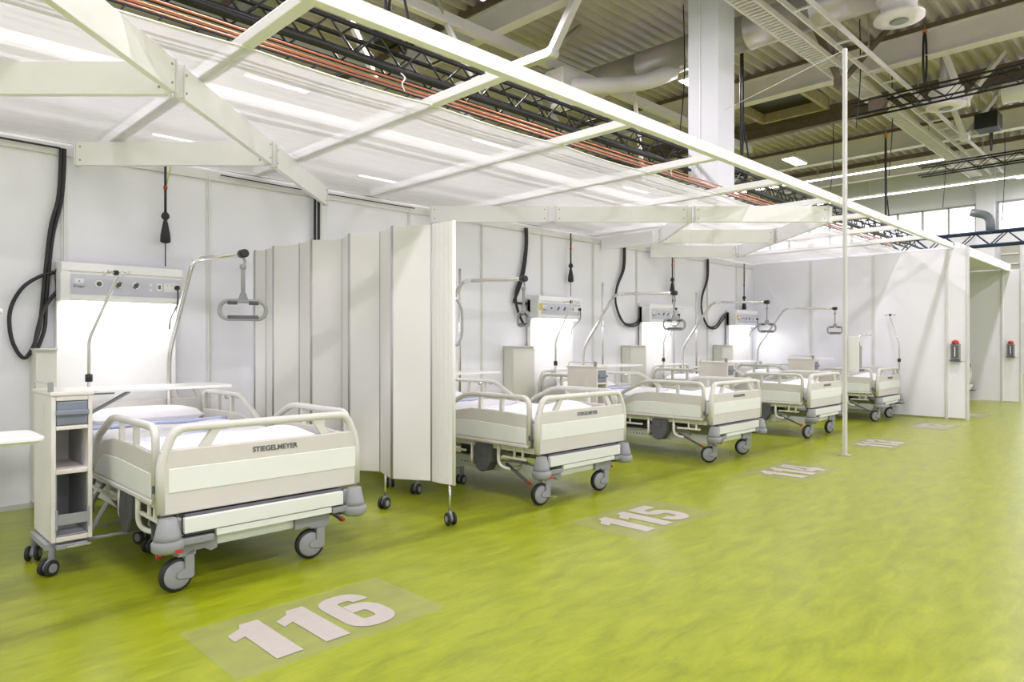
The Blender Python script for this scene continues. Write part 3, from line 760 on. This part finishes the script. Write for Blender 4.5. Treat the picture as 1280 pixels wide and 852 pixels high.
    gr = MB(); ring = [(a, 0, b-.315) for a, b in rrect(.255, .105, .048, 6)]; gr.tube(ring, .0125, 10, closed=True)
    gr.prism([(-.028, -.255), (.028, -.255), (.016, -.215), (-.016, -.215)], 'y', -.012, .012)
    gro = gr.build('trapeze_handle', M['greyl'], to, 0, (x, .82, 1.607)); gro.rotation_euler = (0, 0, -.35)
    for zz in (-.2695, -.3605):
        MB().tube([(-.085, 0, zz), (-.03 if zz > -.3 else 0, 0, zz+(0 if zz > -.3 else .0)), (-.03 if zz > -.3 else .085, 0, zz)][:: 1] if zz < -.3 else [(-.085, 0, zz), (-.032, 0, zz)], .0145, 10).build('grip_pad', M['dgrey'], gro)
    MB().tube([(.032, 0, -.2695), (.085, 0, -.2695)], .0145, 10).build('grip_pad', M['dgrey'], gro)
    # bent infusion pole
    ip = MB(); x = -.27; ip.tube(fillet([(x, 2.05, .40), (x, 2.05, 1.12), (x+.13, 1.93, 1.52), (x+.13, 1.93, 1.56)], .05, 6), .0105, 10)
    io = ip.build('infusion_pole', M['chrome'], t)
    MB().tube([(x, 2.05, .84), (x, 2.05, .89)], .022, 12).build('pole_clamp', M['black'], io)
    hk = MB()
    for a in range(4):
        an = PI/4+a*PI/2; dx, dy = math.cos(an), math.sin(an)
        hk.tube(smooth([(x+.13, 1.93, 1.555), (x+.13+dx*.05, 1.93+dy*.05, 1.57), (x+.13+dx*.08, 1.93+dy*.08, 1.55), (x+.13+dx*.09, 1.93+dy*.09, 1.575)], 4), .004, 6)
    hk.build('infusion_hook', M['chrome'], io)
    MB().lathe([(.014, 1.55), (.018, 1.555), (.018, 1.575), (.012, 1.58)], (x+.13, 1.93, 0), 'z', 12).build('hook_cap', M['black'], io)
    # knob clamp on the far rail
    kn = MB(); kn.tube([(.46, 1.62, .72), (.50, 1.55, .74)], .014, 10); kn.lathe([(.016, -.014), (.02, -.01), (.02, .01), (.016, .014)], (.50, 1.50, .735), 'x', 12); kn.build('clamp_knob', M['chrome'], t)
    return t
bed1 = make_bed('foremost white hospital bed, left of the folding screen, its lettered footboard largest in the picture', (1.50, 3.16, 0))
bedpos = [(3.82, 3.10, 'second hospital bed, standing just right of the folding screen', .9),
          (6.12, 3.10, 'third hospital bed, with the yellow stickered console behind it', -.3),
          (8.38, 3.12, 'fourth hospital bed, crossed by the tall white pole', -.15),
          (10.74, 3.12, 'fifth hospital bed, standing against the end partition', .1),
          (14.72, 3.0, 'hospital bed beyond the end partition, only a corner showing', 0)]
beds = [bed1]
for i, (x, y, lb, hr) in enumerate(bedpos):
    b = copy_tree(bed1); b.location = (x, y, 0); b['label'] = lb; beds.append(b)
    for tp in kids(b, 'trapeze_pole'):
        for h in kids(tp, 'trapeze_handle'): h.rotation_euler = (0, 0, [1.15, -.5, -.55, -.6, 0][i])
    cs_ = kids(b, 'caster')
    for j, c_ in enumerate(sorted(cs_, key=lambda q: (q.location.y, q.location.x))):
        c_.rotation_euler[2] = [(-.12, -.2), (-.78, -.66), (-.3, -.22), (-.5, -.62), (.2, .1)][i][j] if j < 2 else [1.0, 2.0][j-2]+.1*i
    if i in (0, 1, 2):
        sp = MB(); sp.tube([(.60, 2.05, .55), (.60, 2.05, 1.83)], .012, 10); so = sp.build('drip_stand_pole', M['chrome'], b)
        MB().bar((.46, 2.05, .60), (.60, 2.05, .60), .03, .02).build('stand_bracket', M['grey'], so)
# fifth bed: its infusion pole stands at the foot corner instead
for ip in kids(beds[4], 'infusion_pole'):
    ip.rotation_euler = (0, 0, 1.75); ip.location = Matrix.Rotation(0, 3, 'Z') @ Vector((0,0,0))
    R_ = Matrix.Rotation(1.75, 3, 'Z'); off = Vector((.50, .0, .0))-R_ @ Vector((-.27, 2.05, 0)); ip.location = off; ip.scale = (1, 1, .97)

# ================================================================== NIGHTSTAND
def make_stand(label, loc):
    """cream column cabinet, open narrow face towards the aisle; origin at front left floor corner"""
    t = thing('nightstand', label, 'nightstand', loc, 0, 'nightstands with overbed tables')
    w_, dp, z0, z1 = .17, .38, .155, .868
    b = MB(); th = .019
    b.box(0, th, 0, dp, z0, z1-.02); b.box(w_-th, w_, 0, dp, z0, z1-.02)
    b.box(th, w_-th, dp-th, dp, z0, z1-.02)
    for za, zb in ((z0, z0+.025), (.475, .497), (.685, .705), (z1-.045, z1-.02)): b.box(th, w_-th, 0, dp-th, za, zb)
    b.build('body', M['stand'], t, .004)
    inn = MB(); inn.box(th+.001, th+.004, .004, dp-th-.002, z0+.027, .473); inn.box(w_-th-.004, w_-th-.001, .004, dp-th-.002, z0+.027, .473); inn.box(th+.004, w_-th-.004, dp-th-.006, dp-th-.001, z0+.027, .473)
    inn.box(w_-th-.004, w_-th-.001, .10, dp-th-.002, .499, .683)
    inn.build('inner_lining', M['stand_in'], t)
    dr = MB(); dr.box(th+.002, w_-th-.002, -.002, .30, .707, .820); do = dr.build('drawer', M['blue_grey'], t, .006)
    MB().box(th-.002, w_-th+.002, -.022, .0, .755, .780).build('drawer_handle', M['blue_grey'], do, .006)
    bh = MB(); bh.box(th+.002, w_-th-.002, -.004, .004, .235, .285); bh.box(th+.005, w_-th-.005, .0, .14, .182, .188); bh.box(th-.004, th+.006, -.010, .0, .215, .31); bh.box(w_-th-.006, w_-th+.004, -.010, .0, .215, .31)
    bh.build('bottle_holder', M['stand_in'], t, .002)
    tp = MB(); tp.box(-.006, w_+.006, -.012, dp+.01, z1-.02, z1); tp.build('top', M['stand'], t, .005)
    gr = MB(); gr.tube(fillet([(.0, .02, z1-.002), (.0, .02, z1+.035), (.0, dp-.02, z1+.035), (.0, dp-.02, z1-.002)], .02, 4), .004, 8)
    go = gr.build('gallery_rail', M['chrome'], t)
    MB().box(-.009, .011, .004, .034, z1-.002, z1+.045).build('rail_post', M['greyl'], go, .003)
    MB().box(-.003, 0, .16, .185, .62, .80).build('side_grip', M['bed_light'], t, .001)
    # overbed table flap with support arm
    fl = MB(); fl.prism([(a+.53, b+.20) for a, b in rrect(.70, .31, .03, 4)], 'z', z1-.018, z1-.003); fo_ = fl.build('table_flap', M['white'], t, .003)
    MB().bar((w_+.0, .20, z1-.15), (w_+.22, .20, z1-.026), .028, .014).build('support_arm', M['grey'], fo_, .003)
    MB().box(w_, w_+.14, .16, .24, z1-.034, z1-.019).build('flap_hinge', M['greyl'], fo_, .003)
    # base: T foot with four casters, two reaching under the bed
    bs_ = MB(); bs_.box(.02, .15, .0, .06, .118, .142); bs_.box(-.02, .10, .03, .36, .118, .150); bs_.box(.10, .48, .06, .075, .125, .14); bs_.box(.10, .48, .30, .315, .125, .14)
    bs_.bar((.16, .07, .14), (.25, .07, .30), .012, .02); bs_.bar((.42, .31, .14), (.33, .31, .28), .012, .02)
    bs_.build('base_frame', M['greyl'], t, .004)
    MB().box(.06, .16, -.02, .03, .125, .137).build('foot_pedal', M['chrome'], t, .003)
    for (cx_, cy_, rz) in ((0.01, .04, .5), (.0, .37, 1.1), (.47, .07, .3), (.47, .31, 2.0)):
        cm = MB(); cm.tube([(0,0,.07), (0,0,.13)], .016, 10); cm.prism([(-.038,.04),(-.03,.065),(.0,.082),(.02,.08),(.02,.055),(-.02,.03)], 'y', -.008, .008)
        c_ = cm.build('caster', M['grey'], t, .002, (cx_, cy_, 0)); c_.rotation_euler = (0,0,rz)
        wh = MB()
        for s_ in (-1, 1): wh.lathe([(.022, s_*.010), (.034, s_*.011), (.0375, s_*.016), (.0375, s_*.026), (.034, s_*.030)], (-.018, 0, .038), 'y', 22)
        wh.build('wheel', M['black'], c_)
        ds = MB(); ds.lathe([(.02, -.0325), (.022, -.030), (.022, .030), (.02, .0325)], (-.018, 0, .038), 'y', 16); ds.build('wheel_disc', M['grey'], c_)
    return t
ns1 = make_stand('foremost nightstand, its open narrow shelves facing the aisle', (.743, 3.80, 0))
for x, y, lb in ((3.03, 3.98, 'nightstand behind the folding screen, only its casters showing'),
                 (5.35, 4.17, 'cream nightstand between the second and third beds'),
                 (7.60, 3.96, 'cream nightstand between the third and fourth beds'),
                 (10.02, 3.88, 'cream nightstand between the fourth and fifth beds')):
    s_ = copy_tree(ns1); s_.location = (x, y, 0); s_['label'] = lb

# overbed tray of the neighbouring bay at left edge
ot = thing('overbed_table', 'white overbed tray with rounded corner at the left edge', 'table', (.02, 3.52, 0))
MB().prism([(a+.30, b) for a, b in rrect(.64, .34, .05, 5)], 'z', .695, .712).build('tray_top', M['white'], ot, .004)
MB().prism([(a+.30, b) for a, b in rrect(.60, .30, .04, 5)], 'z', .683, .695).build('tray_underside', M['bed_light'], ot, .003)
MB().box(-.06, -.01, -.03, .03, .06, .69).build('column', M['bed_light'], ot, .005)
bb = MB(); bb.box(-.10, .18, -.17, -.13, .06, .09); bb.box(-.10, .18, .13, .17, .06, .09); bb.box(-.10, -.06, -.17, .17, .06, .09); bb.build('base_frame', M['bed_light'], ot, .005)
for a in (-.08, .16):
    for b_ in (-.15, .15): MB().lathe([(.02,-.012),(.03,-.010),(.03,.010),(.02,.012)], (a, b_, .0305), 'y', 16).build('wheel', M['black'], ot)

# ================================================================== BEDHEAD CONSOLES
def make_console(label, loc, sticker=False):
    t = thing('bedhead_panel', label, 'medical supply panel', loc, 0, 'lit medical supply panels')
    w_ = .76
    MB().box(0, w_, 0, .05, .08, 1.60).build('board', M['board'], t, .003)
    ft = MB(); ft.box(.03, .10, -.06, .05, 0, .08); ft.box(w_-.10, w_-.03, -.06, .05, 0, .08); ft.build('foot', M['greyl'], t)
    c_ = MB(); zt = 1.655; c_.prism([(-.12, 1.40), (-.12, 1.575), (-.135, 1.58), (-.135, 1.635), (.05, zt), (.05, 1.38), (-.10, 1.38)], 'x', 0.0, w_); co_ = c_.build('console', M['board'], t, .004)
    MB().box(.055, w_-.005, -.125, -.119, 1.425, 1.56).build('socket_strip', M['console'], co_, .001)
    MB().box(.06, w_-.02, -.085, .0, 1.368, 1.381).build('lamp_strip', M['lamp'], t)
    MB().box(-.004, .045, -.130, .0, 1.385, 1.578).build('end_cap', M['white'], co_, .004)
    yf = -.1275
    for k, x in enumerate((.22, .34, .45)):
        g1 = MB(); g1.lathe([(.024, 0), (.027, .003), (.027, .006)], (x, yf-.004, 1.50), 'y', 20); so = g1.build('gas_socket', M['white'], t)
        g2 = MB(); g2.lathe([(.012, -.006), (.016, -.003), (.016, .0)], (x, yf-.003, 1.50), 'y', 16); g2.build('socket_centre', M['dgrey'], so)
        if k:
            for a in (0, PI):
                MB().tube([(x+.021*math.cos(a+q), yf-.005, 1.50+.021*math.sin(a+q)) for q in (.3, .7, 1.1, 1.5)], .0035, 5).build('socket_mark', M['dgrey'], so)
    sb = MB(); sb.box(.585, .625, yf, yf+.006, 1.47, 1.525); so = sb.build('switch_plate', M['white'], t, .002)
    MB().box(.597, .613, yf-.003, yf, 1.485, 1.512).build('switch', M['dgrey'], so)
    mk = MB()
    for zz in (1.475, 1.51): mk.box(.535, .555, yf, yf+.004, zz-.008, zz+.008)
    mk.build('indicator', M['white'], t)
    so2 = MB().box(.635, .745, yf, yf+.006, 1.465, 1.53).build('outlet_plate', M['white'], t, .002)
    hl = MB()
    for x in (.66, .69): hl.box(x-.006, x+.006, yf-.001, yf, 1.515, 1.519)
    hl.build('outlet_mark', M['grey'], so2)
    pg = MB(); pg.lathe([(.010, -.03), (.017, -.024), (.017, 0)], (.722, yf, 1.50), 'y', 14); po = pg.build('power_plug', M['black'], so2)
    MB().tube(smooth([(.722, yf-.018, 1.49), (.724, yf-.022, 1.46), (.72, yf-.015, 1.38), (.715, -.03, 1.28), (.71, -.012, 1.20)], 6), .005, 6).build('plug_cord', M['black'], po)
    MB().box(.075, .13, yf, yf+.005, 1.50, 1.53).build('brand_plate', M['white'], t)
    text_mesh('▲', .02, M['blue_grey'], 'brand_mark', t, (.103, yf-.001, 1.515), (PI/2,0,0), .0004) if False else MB().prism([(.097,1.508),(.109,1.508),(.103,1.521)], 'y', yf-.001, yf).build('brand_mark', M['blue_grey'], t)
    text_mesh('Dräger', .024, M['blue_grey'], 'brand_lettering', t, (.103, yf+.001, 1.478), (PI/2,0,0), .0006, .0006)
    if sticker:
        for q in (.02, .05): MB().box(q-.012, q+.012, -.134, -.128, 1.47, 1.55).build('warning_sticker', M['yellow'], t)
    area('bedhead_light', (loc[0]+w_/2, loc[1]-.05, 1.36), .64, .05, 3.5, (1, .98, .95))
    return t
cons = [(1.09, 'foremost lit bedhead panel, sockets clearly readable behind the first bed', 0), (3.42, 'lit bedhead panel hidden mostly by the folding screen', 1), (5.72, 'lit bedhead panel behind the third bed', 1), (7.96, 'lit bedhead panel behind the fourth bed', 0), (10.45, 'lit bedhead panel next to the far corner', 1)]
PY = 5.42
for x, lb, stk in cons: make_console(lb, (x, PY, 0), stk)

def make_cabinet(label, loc, w_=.38, h=1.05, rightcut=0):
    t = thing('wall_cabinet', label, 'cabinet', loc, 0, 'low cream cabinets')
    MB().box(0, w_, 0, .13, .05, h).build('body', M['cabinet'], t, .003)
    MB().box(.004, w_-.004, -.018, -.002, .06, h-.02).build('door', M['cabinet'], t, .002)
    MB().box(-.006, w_+.002, -.022, .13, h, h+.012).build('top_board', M['cabinet'], t, .002)
    MB().box(.02, w_-.02, .02, .12, 0, .05).build('plinth', M['grey'], t)
    return t
make_cabinet('low cream cabinet beside the foremost bedhead panel', (.955, 5.36, 0), .125, 1.05)
make_cabinet('low cream cabinet left of the third bed panel', (5.36, 5.36, 0), .35)
make_cabinet('low cream cabinet left of the fourth bed panel', (7.58, 5.36, 0), .37)
make_cabinet('low cream cabinet left of the far corner panel', (10.06, 5.36, 0), .38)
wbx = thing('white_board_box', 'white low board with black latch against the wall at left', 'board', (-.6, 5.42, 0))
MB().box(0, 1.33, 0, .055, .0, 1.18).build('board', M['wall'], wbx, .004)
MB().box(1.24, 1.27, -.012, 0, 1.10, 1.14).build('latch', M['dgrey'], wbx, .003)

# bent rod at the far left
o = MB().tube(fillet([(.93, 4.95, 1.27), (.62, 4.82, 1.28), (.30, 4.62, 1.14)], .04, 5), .012, 10).build('trapeze_bar', M['chrome']) if False else None
nb = thing('infusion_stand', 'bent chrome infusion rod reaching in from the left edge', 'infusion stand', (-.35, 4.10, 0))
MB().tube(fillet([(0, 0, .06), (0, 0, .95), (.50, .35, 1.20), (.69, .30, 1.272), (.98, .26, 1.262)], .05, 5), .010, 10).build('bent_rod', M['chrome'], nb)
MB().lathe([(.012,-.01),(.014,-.006),(.014,.006),(.012,.01)], (.98, .26, 1.262), 'x', 10).build('rod_tip', M['white'], nb)
MB().lathe([(.16, 0), (.17, .01), (.17, .03), (.03, .06), (.02, .07)], n=24).build('base', M['greyl'], nb)

# ------------------------------------------------------------------ cables on the wall
def cable(name, label, cat, paths, r=.013, m='black', group='black wall cables', ties=()):
    c_ = MB()
    for p in paths: c_.tube(smooth(p, 6), r, 8)
    o = c_.build(name, M[m]); tag(o, label, cat, group)
    return o
yw = 5.46
cable('wall_cable', 'black cable bundle with loop left of the foremost bedhead panel', 'cable', [
    [(1.125, yw, 2.42), (1.11, yw, 2.1), (1.06, yw, 1.85), (1.02, yw, 1.4), (1.0, yw, 1.2), (.96, yw-.005, 1.06), (.91, yw, 1.0), (.85, yw, 1.12), (.84, yw, 1.30), (.90, yw, 1.45), (1.0, yw, 1.54), (1.10, yw, 1.58)],
    [(1.145, yw, 2.42), (1.13, yw, 2.1), (1.075, yw+.01, 1.8), (1.04, yw, 1.4), (1.03, yw, 1.2), (.99, yw, 1.06), (.965, yw-.01, 1.02), (.99, yw-.02, 1.2), (1.03, yw-.02, 1.34), (1.10, yw-.02, 1.45)],
    [(1.135, yw+.015, 2.42), (1.12, yw+.015, 2.1), (1.068, yw+.018, 1.82), (1.03, yw+.015, 1.45)]], .0125)
cable('wall_cable', 'black cable running along the wall top at upper left', 'cable', [[(-2.0, yw, 2.42), (0, yw, 2.425), (1.12, yw, 2.42)]], .007)
cable('wall_cable', 'two black cables dropping behind the folding screen', 'cable', [[(3.02, yw, 2.42), (3.02, yw, 1.9), (3.02, yw, 1.0)], [(3.055, yw, 2.42), (3.055, yw, 1.9), (3.055, yw, 1.0)]], .012)
cable('wall_cable', 'thin black cable along the wall top above the folding screen', 'cable', [[(2.2, yw, 2.425), (2.9, yw, 2.42), (4.1, yw, 2.425)]], .005)
cable('wall_cable', 'black cable bundle left of the third bed panel', 'cable', [
    [(5.68, yw, 2.42), (5.68, yw, 2.2), (5.62, yw, 1.9), (5.52, yw, 1.65), (5.56, yw, 1.45), (5.66, yw, 1.3)],
    [(5.70, yw, 2.42), (5.70, yw, 2.2), (5.65, yw, 1.9), (5.56, yw, 1.68), (5.50, yw, 1.56), (5.70, yw, 1.55)]], .015)
def loopcable(x, lb):
    return cable('wall_cable', lb, 'cable', [
    [(x, yw, 2.42), (x-.02, yw, 2.1), (x-.17, yw, 1.85), (x-.21, yw, 1.62), (x-.05, yw, 1.38), (x+.22, yw, 1.36), (x+.42, yw, 1.50), (x+.55, yw, 1.57)],
    [(x-.03, yw, 2.42), (x-.05, yw, 2.1), (x-.19, yw, 1.83), (x-.20, yw, 1.60), (x-.02, yw, 1.36), (x+.24, yw, 1.33), (x+.42, yw, 1.44), (x+.55, yw, 1.53)]], .013)
loopcable(7.62, 'black cable looping down left of the fourth bed panel')
loopcable(9.85, 'black cable looping down left of the far corner panel')
def pendant(x, z, lb, y_=5.43):
    t = thing('hanging_plug', lb, 'plug', (x, y_, z), 0, 'plugs hanging on cables')
    MB().tube([(0,0,.17), (.0,0,2.44-z)], .009, 8).build('cable', M['black'], t)
    MB().lathe([(.014, .17), (.028, .15), (.028, .13), (.012, .11), (.018, .09), (.034, .0), (.036, -.05), (.02, -.06)], n=16).build('plug_body', M['black'], t)
    MB().tube(smooth([(.04, 0, 2.43-z), (.035, 0, .5), (.004, 0, .34), (.0, 0, .2)], 5), .004, 6).build('green_cord', M['green'], t)
    MB().lathe([(.012, .34), (.015, .345), (.015, .36), (.012, .365)], n=10).build('red_collar', M['red'], t)
    MB().tube([(0,0,-.05), (0,0,max(-.30, 1.668-z))], .004, 6).build('thin_lead', M['black'], t)
pendant(1.78, 1.90, 'black plug hanging above the foremost bedhead panel')
pendant(6.45, 1.90, 'black plug hanging above the third bed panel')
pendant(8.75, 1.88, 'black plug hanging above the fourth bed panel')
pendant(11.0, 1.72, 'black plug hanging nearest the far corner')

# ================================================================== FOLDING SCREEN
sc_ = thing('folding_screen', 'tall cream folding screen on casters between first and second beds', 'folding screen', (2.5, 4.3, 0))
pts = [(2.46, 5.44), (2.41, 5.30), (2.45, 5.18), (2.40, 4.96), (2.48, 4.70), (2.44, 4.46), (2.585, 4.28), (2.485, 4.03), (2.60, 3.83), (2.515, 3.58), (2.65, 3.35), (2.665, 3.16)]
SZ0, SZ1 = .245, 1.83
for i in range(len(pts)-1):
    a = Vector((pts[i][0]-2.5, pts[i][1]-4.3, (SZ0+SZ1)/2)); b = Vector((pts[i+1][0]-2.5, pts[i+1][1]-4.3, (SZ0+SZ1)/2))
    dr = (b-a).normalized(); pn = MB()
    if i == len(pts)-2:   # last panel with slight curve
        mid = (a+b)/2+Vector((-.03, 0, 0)); cur = [a*(1-t)**2+mid*2*t*(1-t)+b*t*t for t in [k/6 for k in range(7)]]
        cur[0] = cur[0]+dr*.012
        for k in range(6): pn.bar(cur[k], cur[k+1], .02, SZ1-SZ0)
    else: pn.bar(a+dr*.008, b-dr*.008, .016, SZ1-SZ0)
    pn.build('screen_panel', M['screen'], sc_, .002)
for i in range(1, len(pts)):
    h = MB(); h.tube([(pts[i][0]-2.5, pts[i][1]-4.3, SZ0-.003), (pts[i][0]-2.5, pts[i][1]-4.3, SZ1+.004)], .0115, 10)
    h.build('hinge_profile', M['screen_edge'] if i < len(pts)-1 else M['white'], sc_)
for i, (x, y) in enumerate(((2.62, 3.81), (2.658, 3.19), (2.47, 4.5), (2.44, 5.1))):
    c_ = MB(); c_.tube([(0,0,.07), (0,0,SZ0+.02)], .008, 8)
    co_ = c_.build('caster', M['chrome'], sc_, 0, (x-2.5, y-4.3, 0)); co_.rotation_euler = (0,0,.3+i)
    MB().prism([(-.03,.045),(-.02,.075),(.0,.086),(.02,.08),(.02,.06)], 'y', -.008, .008).build('fork', M['grey'], co_, .002)
    wh = MB()
    for s_ in (-1, 1): wh.lathe([(.020, s_*.010), (.034, s_*.011), (.039, s_*.016), (.039, s_*.024), (.034, s_*.028)], (-.012, 0, .0395), 'y', 22)
    wh.build('wheel', M['black'], co_)
    MB().lathe([(.018,-.0305),(.02,-.028),(.02,.028),(.018,.0305)], (-.012,0,.0395), 'y', 16).build('wheel_disc', M['grey'], co_)
gp = MB(); gp.tube(smooth([(.17, -1.16, 1.08), (.20, -1.17, 1.14), (.205, -1.17, 1.22), (.20, -1.17, 1.30), (.17, -1.16, 1.36)], 5), .008, 8); gp.build('grip', M['greyl'], sc_)

# ================================================================== TALL POLE
tp = thing('tall_pole', 'tall white pole rising from the floor past the front beam', 'pole', (7.03, 2.43, 0))
pm = MB(); pm.box(-.018, .018, -.018, .018, .01, 3.97)
pm.build('profile', M['alu'], tp, .003)
gm = MB(); gm.box(-.0205, -.018, -.005, .005, .01, 3.95); gm.box(-.005, .005, -.0205, -.018, .01, 3.95); gm.build('groove', M['bed_beige'], tp)
MB().box(-.05, .05, -.05, .05, 0, .008).build('base_plate', M['steel'], tp, .002)
wr = MB(); wr.tube([(0, 0, 3.96), (3.90, 3.34, 5.1)], .004, 5); o = wr.build('guy_wire', M['white'], tp)

# ================================================================== DISPENSERS
def dispenser(label, loc, rz, lever=True):
    """faces local -x; origin at centre of back plate"""
    t = thing('soap_dispenser', label, 'dispenser', loc, rz, 'hand disinfectant dispensers')
    MB().box(-.006, .0, -.075, .075, -.17, .17).build('back_plate', M['white'], t, .002)
    bd = MB(); bd.box(-.075, -.006, -.058, .058, -.14, .08); bd.build('housing', M['grey'], t, .006)
    MB().box(-.079, -.075, -.042, .042, -.12, .06).build('bottle_window', M['dgrey'], t, .002)
    MB().box(-.081, -.0785, -.006, .006, -.10, .04).build('level_slot', M['white'], t)
    MB().lathe([(.028, .07), (.045, .08), (.045, .115), (.02, .135)], (-.045, 0, 0), 'z', 16).build('pump_head', M['red'], t)
    MB().box(-.11, -.01, -.058, .058, -.17, -.15).build('drip_tray', M['dgrey'], t, .003)
    if lever: MB().tube(smooth([(-.04, 0, .11), (-.10, 0, .16), (-.16, 0, .19), (-.30, 0, .188)], 5), .007, 8).build('elbow_lever', M['chrome'], t)
    return t
dispenser('dispenser with red pump on the end partition', (END_X, 2.44, 1.0), 0, False)
dispenser('dispenser with red pump on the farther partition at right', (15.45, 2.42, 1.0), 0, False)
dispenser('dispenser with long elbow lever mounted on the tall pole', (7.055, 2.375, .99), PI-.3)

# ================================================================== FLOOR NUMBERS
def strokes(paths, w_):
    """flat thick strokes -> MB"""
    mb = MB()
    for path in paths:
        P = [Vector((a, b)) for a, b in path]; L_ = []; R_ = []
        for i in range(len(P)):
            if i == 0: t = (P[1]-P[0]).normalized(); k = 1
            elif i == len(P)-1: t = (P[-1]-P[-2]).normalized(); k = 1
            else:
                t1 = (P[i]-P[i-1]).normalized(); t2 = (P[i+1]-P[i]).normalized(); t = (t1+t2).normalized(); k = 1/max(.5, t.dot(t1))
            n = Vector((-t.y, t.x)); L_.append(P[i]+n*w_/2*k); R_.append(P[i]-n*w_/2*k)
        vs = [(p.x, p.y, 0) for p in L_]+[(p.x, p.y, 0) for p in R_]; n = len(P)
        mb.add(vs, [(i, i+1, n+i+1, n+i) for i in range(n-1)])
    return mb
def fil2(pts, r):
    out = [pts[0]]
    for i in range(1, len(pts)-1):
        p = Vector(pts[i]); a = (Vector(pts[i-1])-p).normalized(); b = (Vector(pts[i+1])-p).normalized()
        ang = a.angle(b); rr = min(r, ((Vector(pts[i-1])-p).length*.49 if i > 1 else 9)*math.tan(ang/2), ((Vector(pts[i+1])-p).length*.49 if i < len(pts)-2 else 9)*math.tan(ang/2))
        c = p+(a+b).normalized()*rr/math.sin(ang/2); A = p+a*rr/math.tan(ang/2); B = p+b*rr/math.tan(ang/2)
        a0 = math.atan2(A.y-c.y, A.x-c.x); a1 = math.atan2(B.y-c.y, B.x-c.x); da = (a1-a0+PI) % (2*PI)-PI
        out += [(c.x+rr*math.cos(a0+da*k/6), c.y+rr*math.sin(a0+da*k/6)) for k in range(7)]
    return out+[pts[-1]]
SW = .22
digits = {
 '1': None,
 '6': [fil2([(.51, .70), (.51, .89), (.11, .89), (.11, .11), (.51, .11), (.51, .55), (.225, .55)], .15)],
 '5': [[(.60, .89), (.225, .89)], fil2([(.115, 1.0), (.115, .56), (.51, .56), (.51, .11), (.11, .11), (.11, .30)], .15)],
 '4': [[(.42, 0), (.42, 1)], [(.26, .96), (.06, .34)], [(.0, .25), (.305, .25)], [(.535, .25), (.64, .25)]],
 '3': [fil2([(.10, .72), (.10, .89), (.50, .89), (.50, .57), (.22, .57)], .12), fil2([(.22, .34), (.50, .34), (.50, .11), (.10, .11), (.10, .28)], .10)],
 '2': [fil2([(.10, .68), (.10, .89), (.50, .89), (.50, .55), (.12, .30), (.12, .11), (.58, .11)], .10)]}
def digit_mesh(ch):
    if ch == '1':
        mb = MB(); mb.add([(.16,0,0),(.46,0,0),(.46,1,0),(.24,1,0),(.20,.90,0),(.02,.80,0),(.02,.62,0),(.16,.68,0)], [tuple(range(8))]); return mb
    return strokes(digits[ch], SW)
def floor_number(txt, xc, label):
    t = thing('floor_number', label, 'floor number', (xc, 2.45, .0), 0, 'bay numbers on the floor')
    MB().box(-.42, .46, -.25, .27, .0004, .0014).build('clear_sticker', M['decal'], t)
    hgt = .375; sx = .34; x = -.31
    for ch in txt:
        mb = digit_mesh(ch); wd = .50 if ch == '1' else .66
        mb.v = [(x+a*sx, -.19+b*hgt, .0024) for a, b, c_ in mb.v]
        o = mb.build('digit', M['digit'], t); x += wd*sx+.022
    return t
floor_number('116', 1.36, 'big beige floor number 116 in front of the foremost bed')
floor_number('115', 3.62, 'beige floor number 115 in front of the second bed')
floor_number('114', 5.85, 'beige floor number 114 in front of the third bed')
floor_number('113', 8.12, 'beige floor number 113 right of the tall pole')
floor_number('112', 10.27, 'beige floor number 112 in front of the fifth bed')
floor_number('111', 12.3, 'beige floor number 111 beyond the end partition')
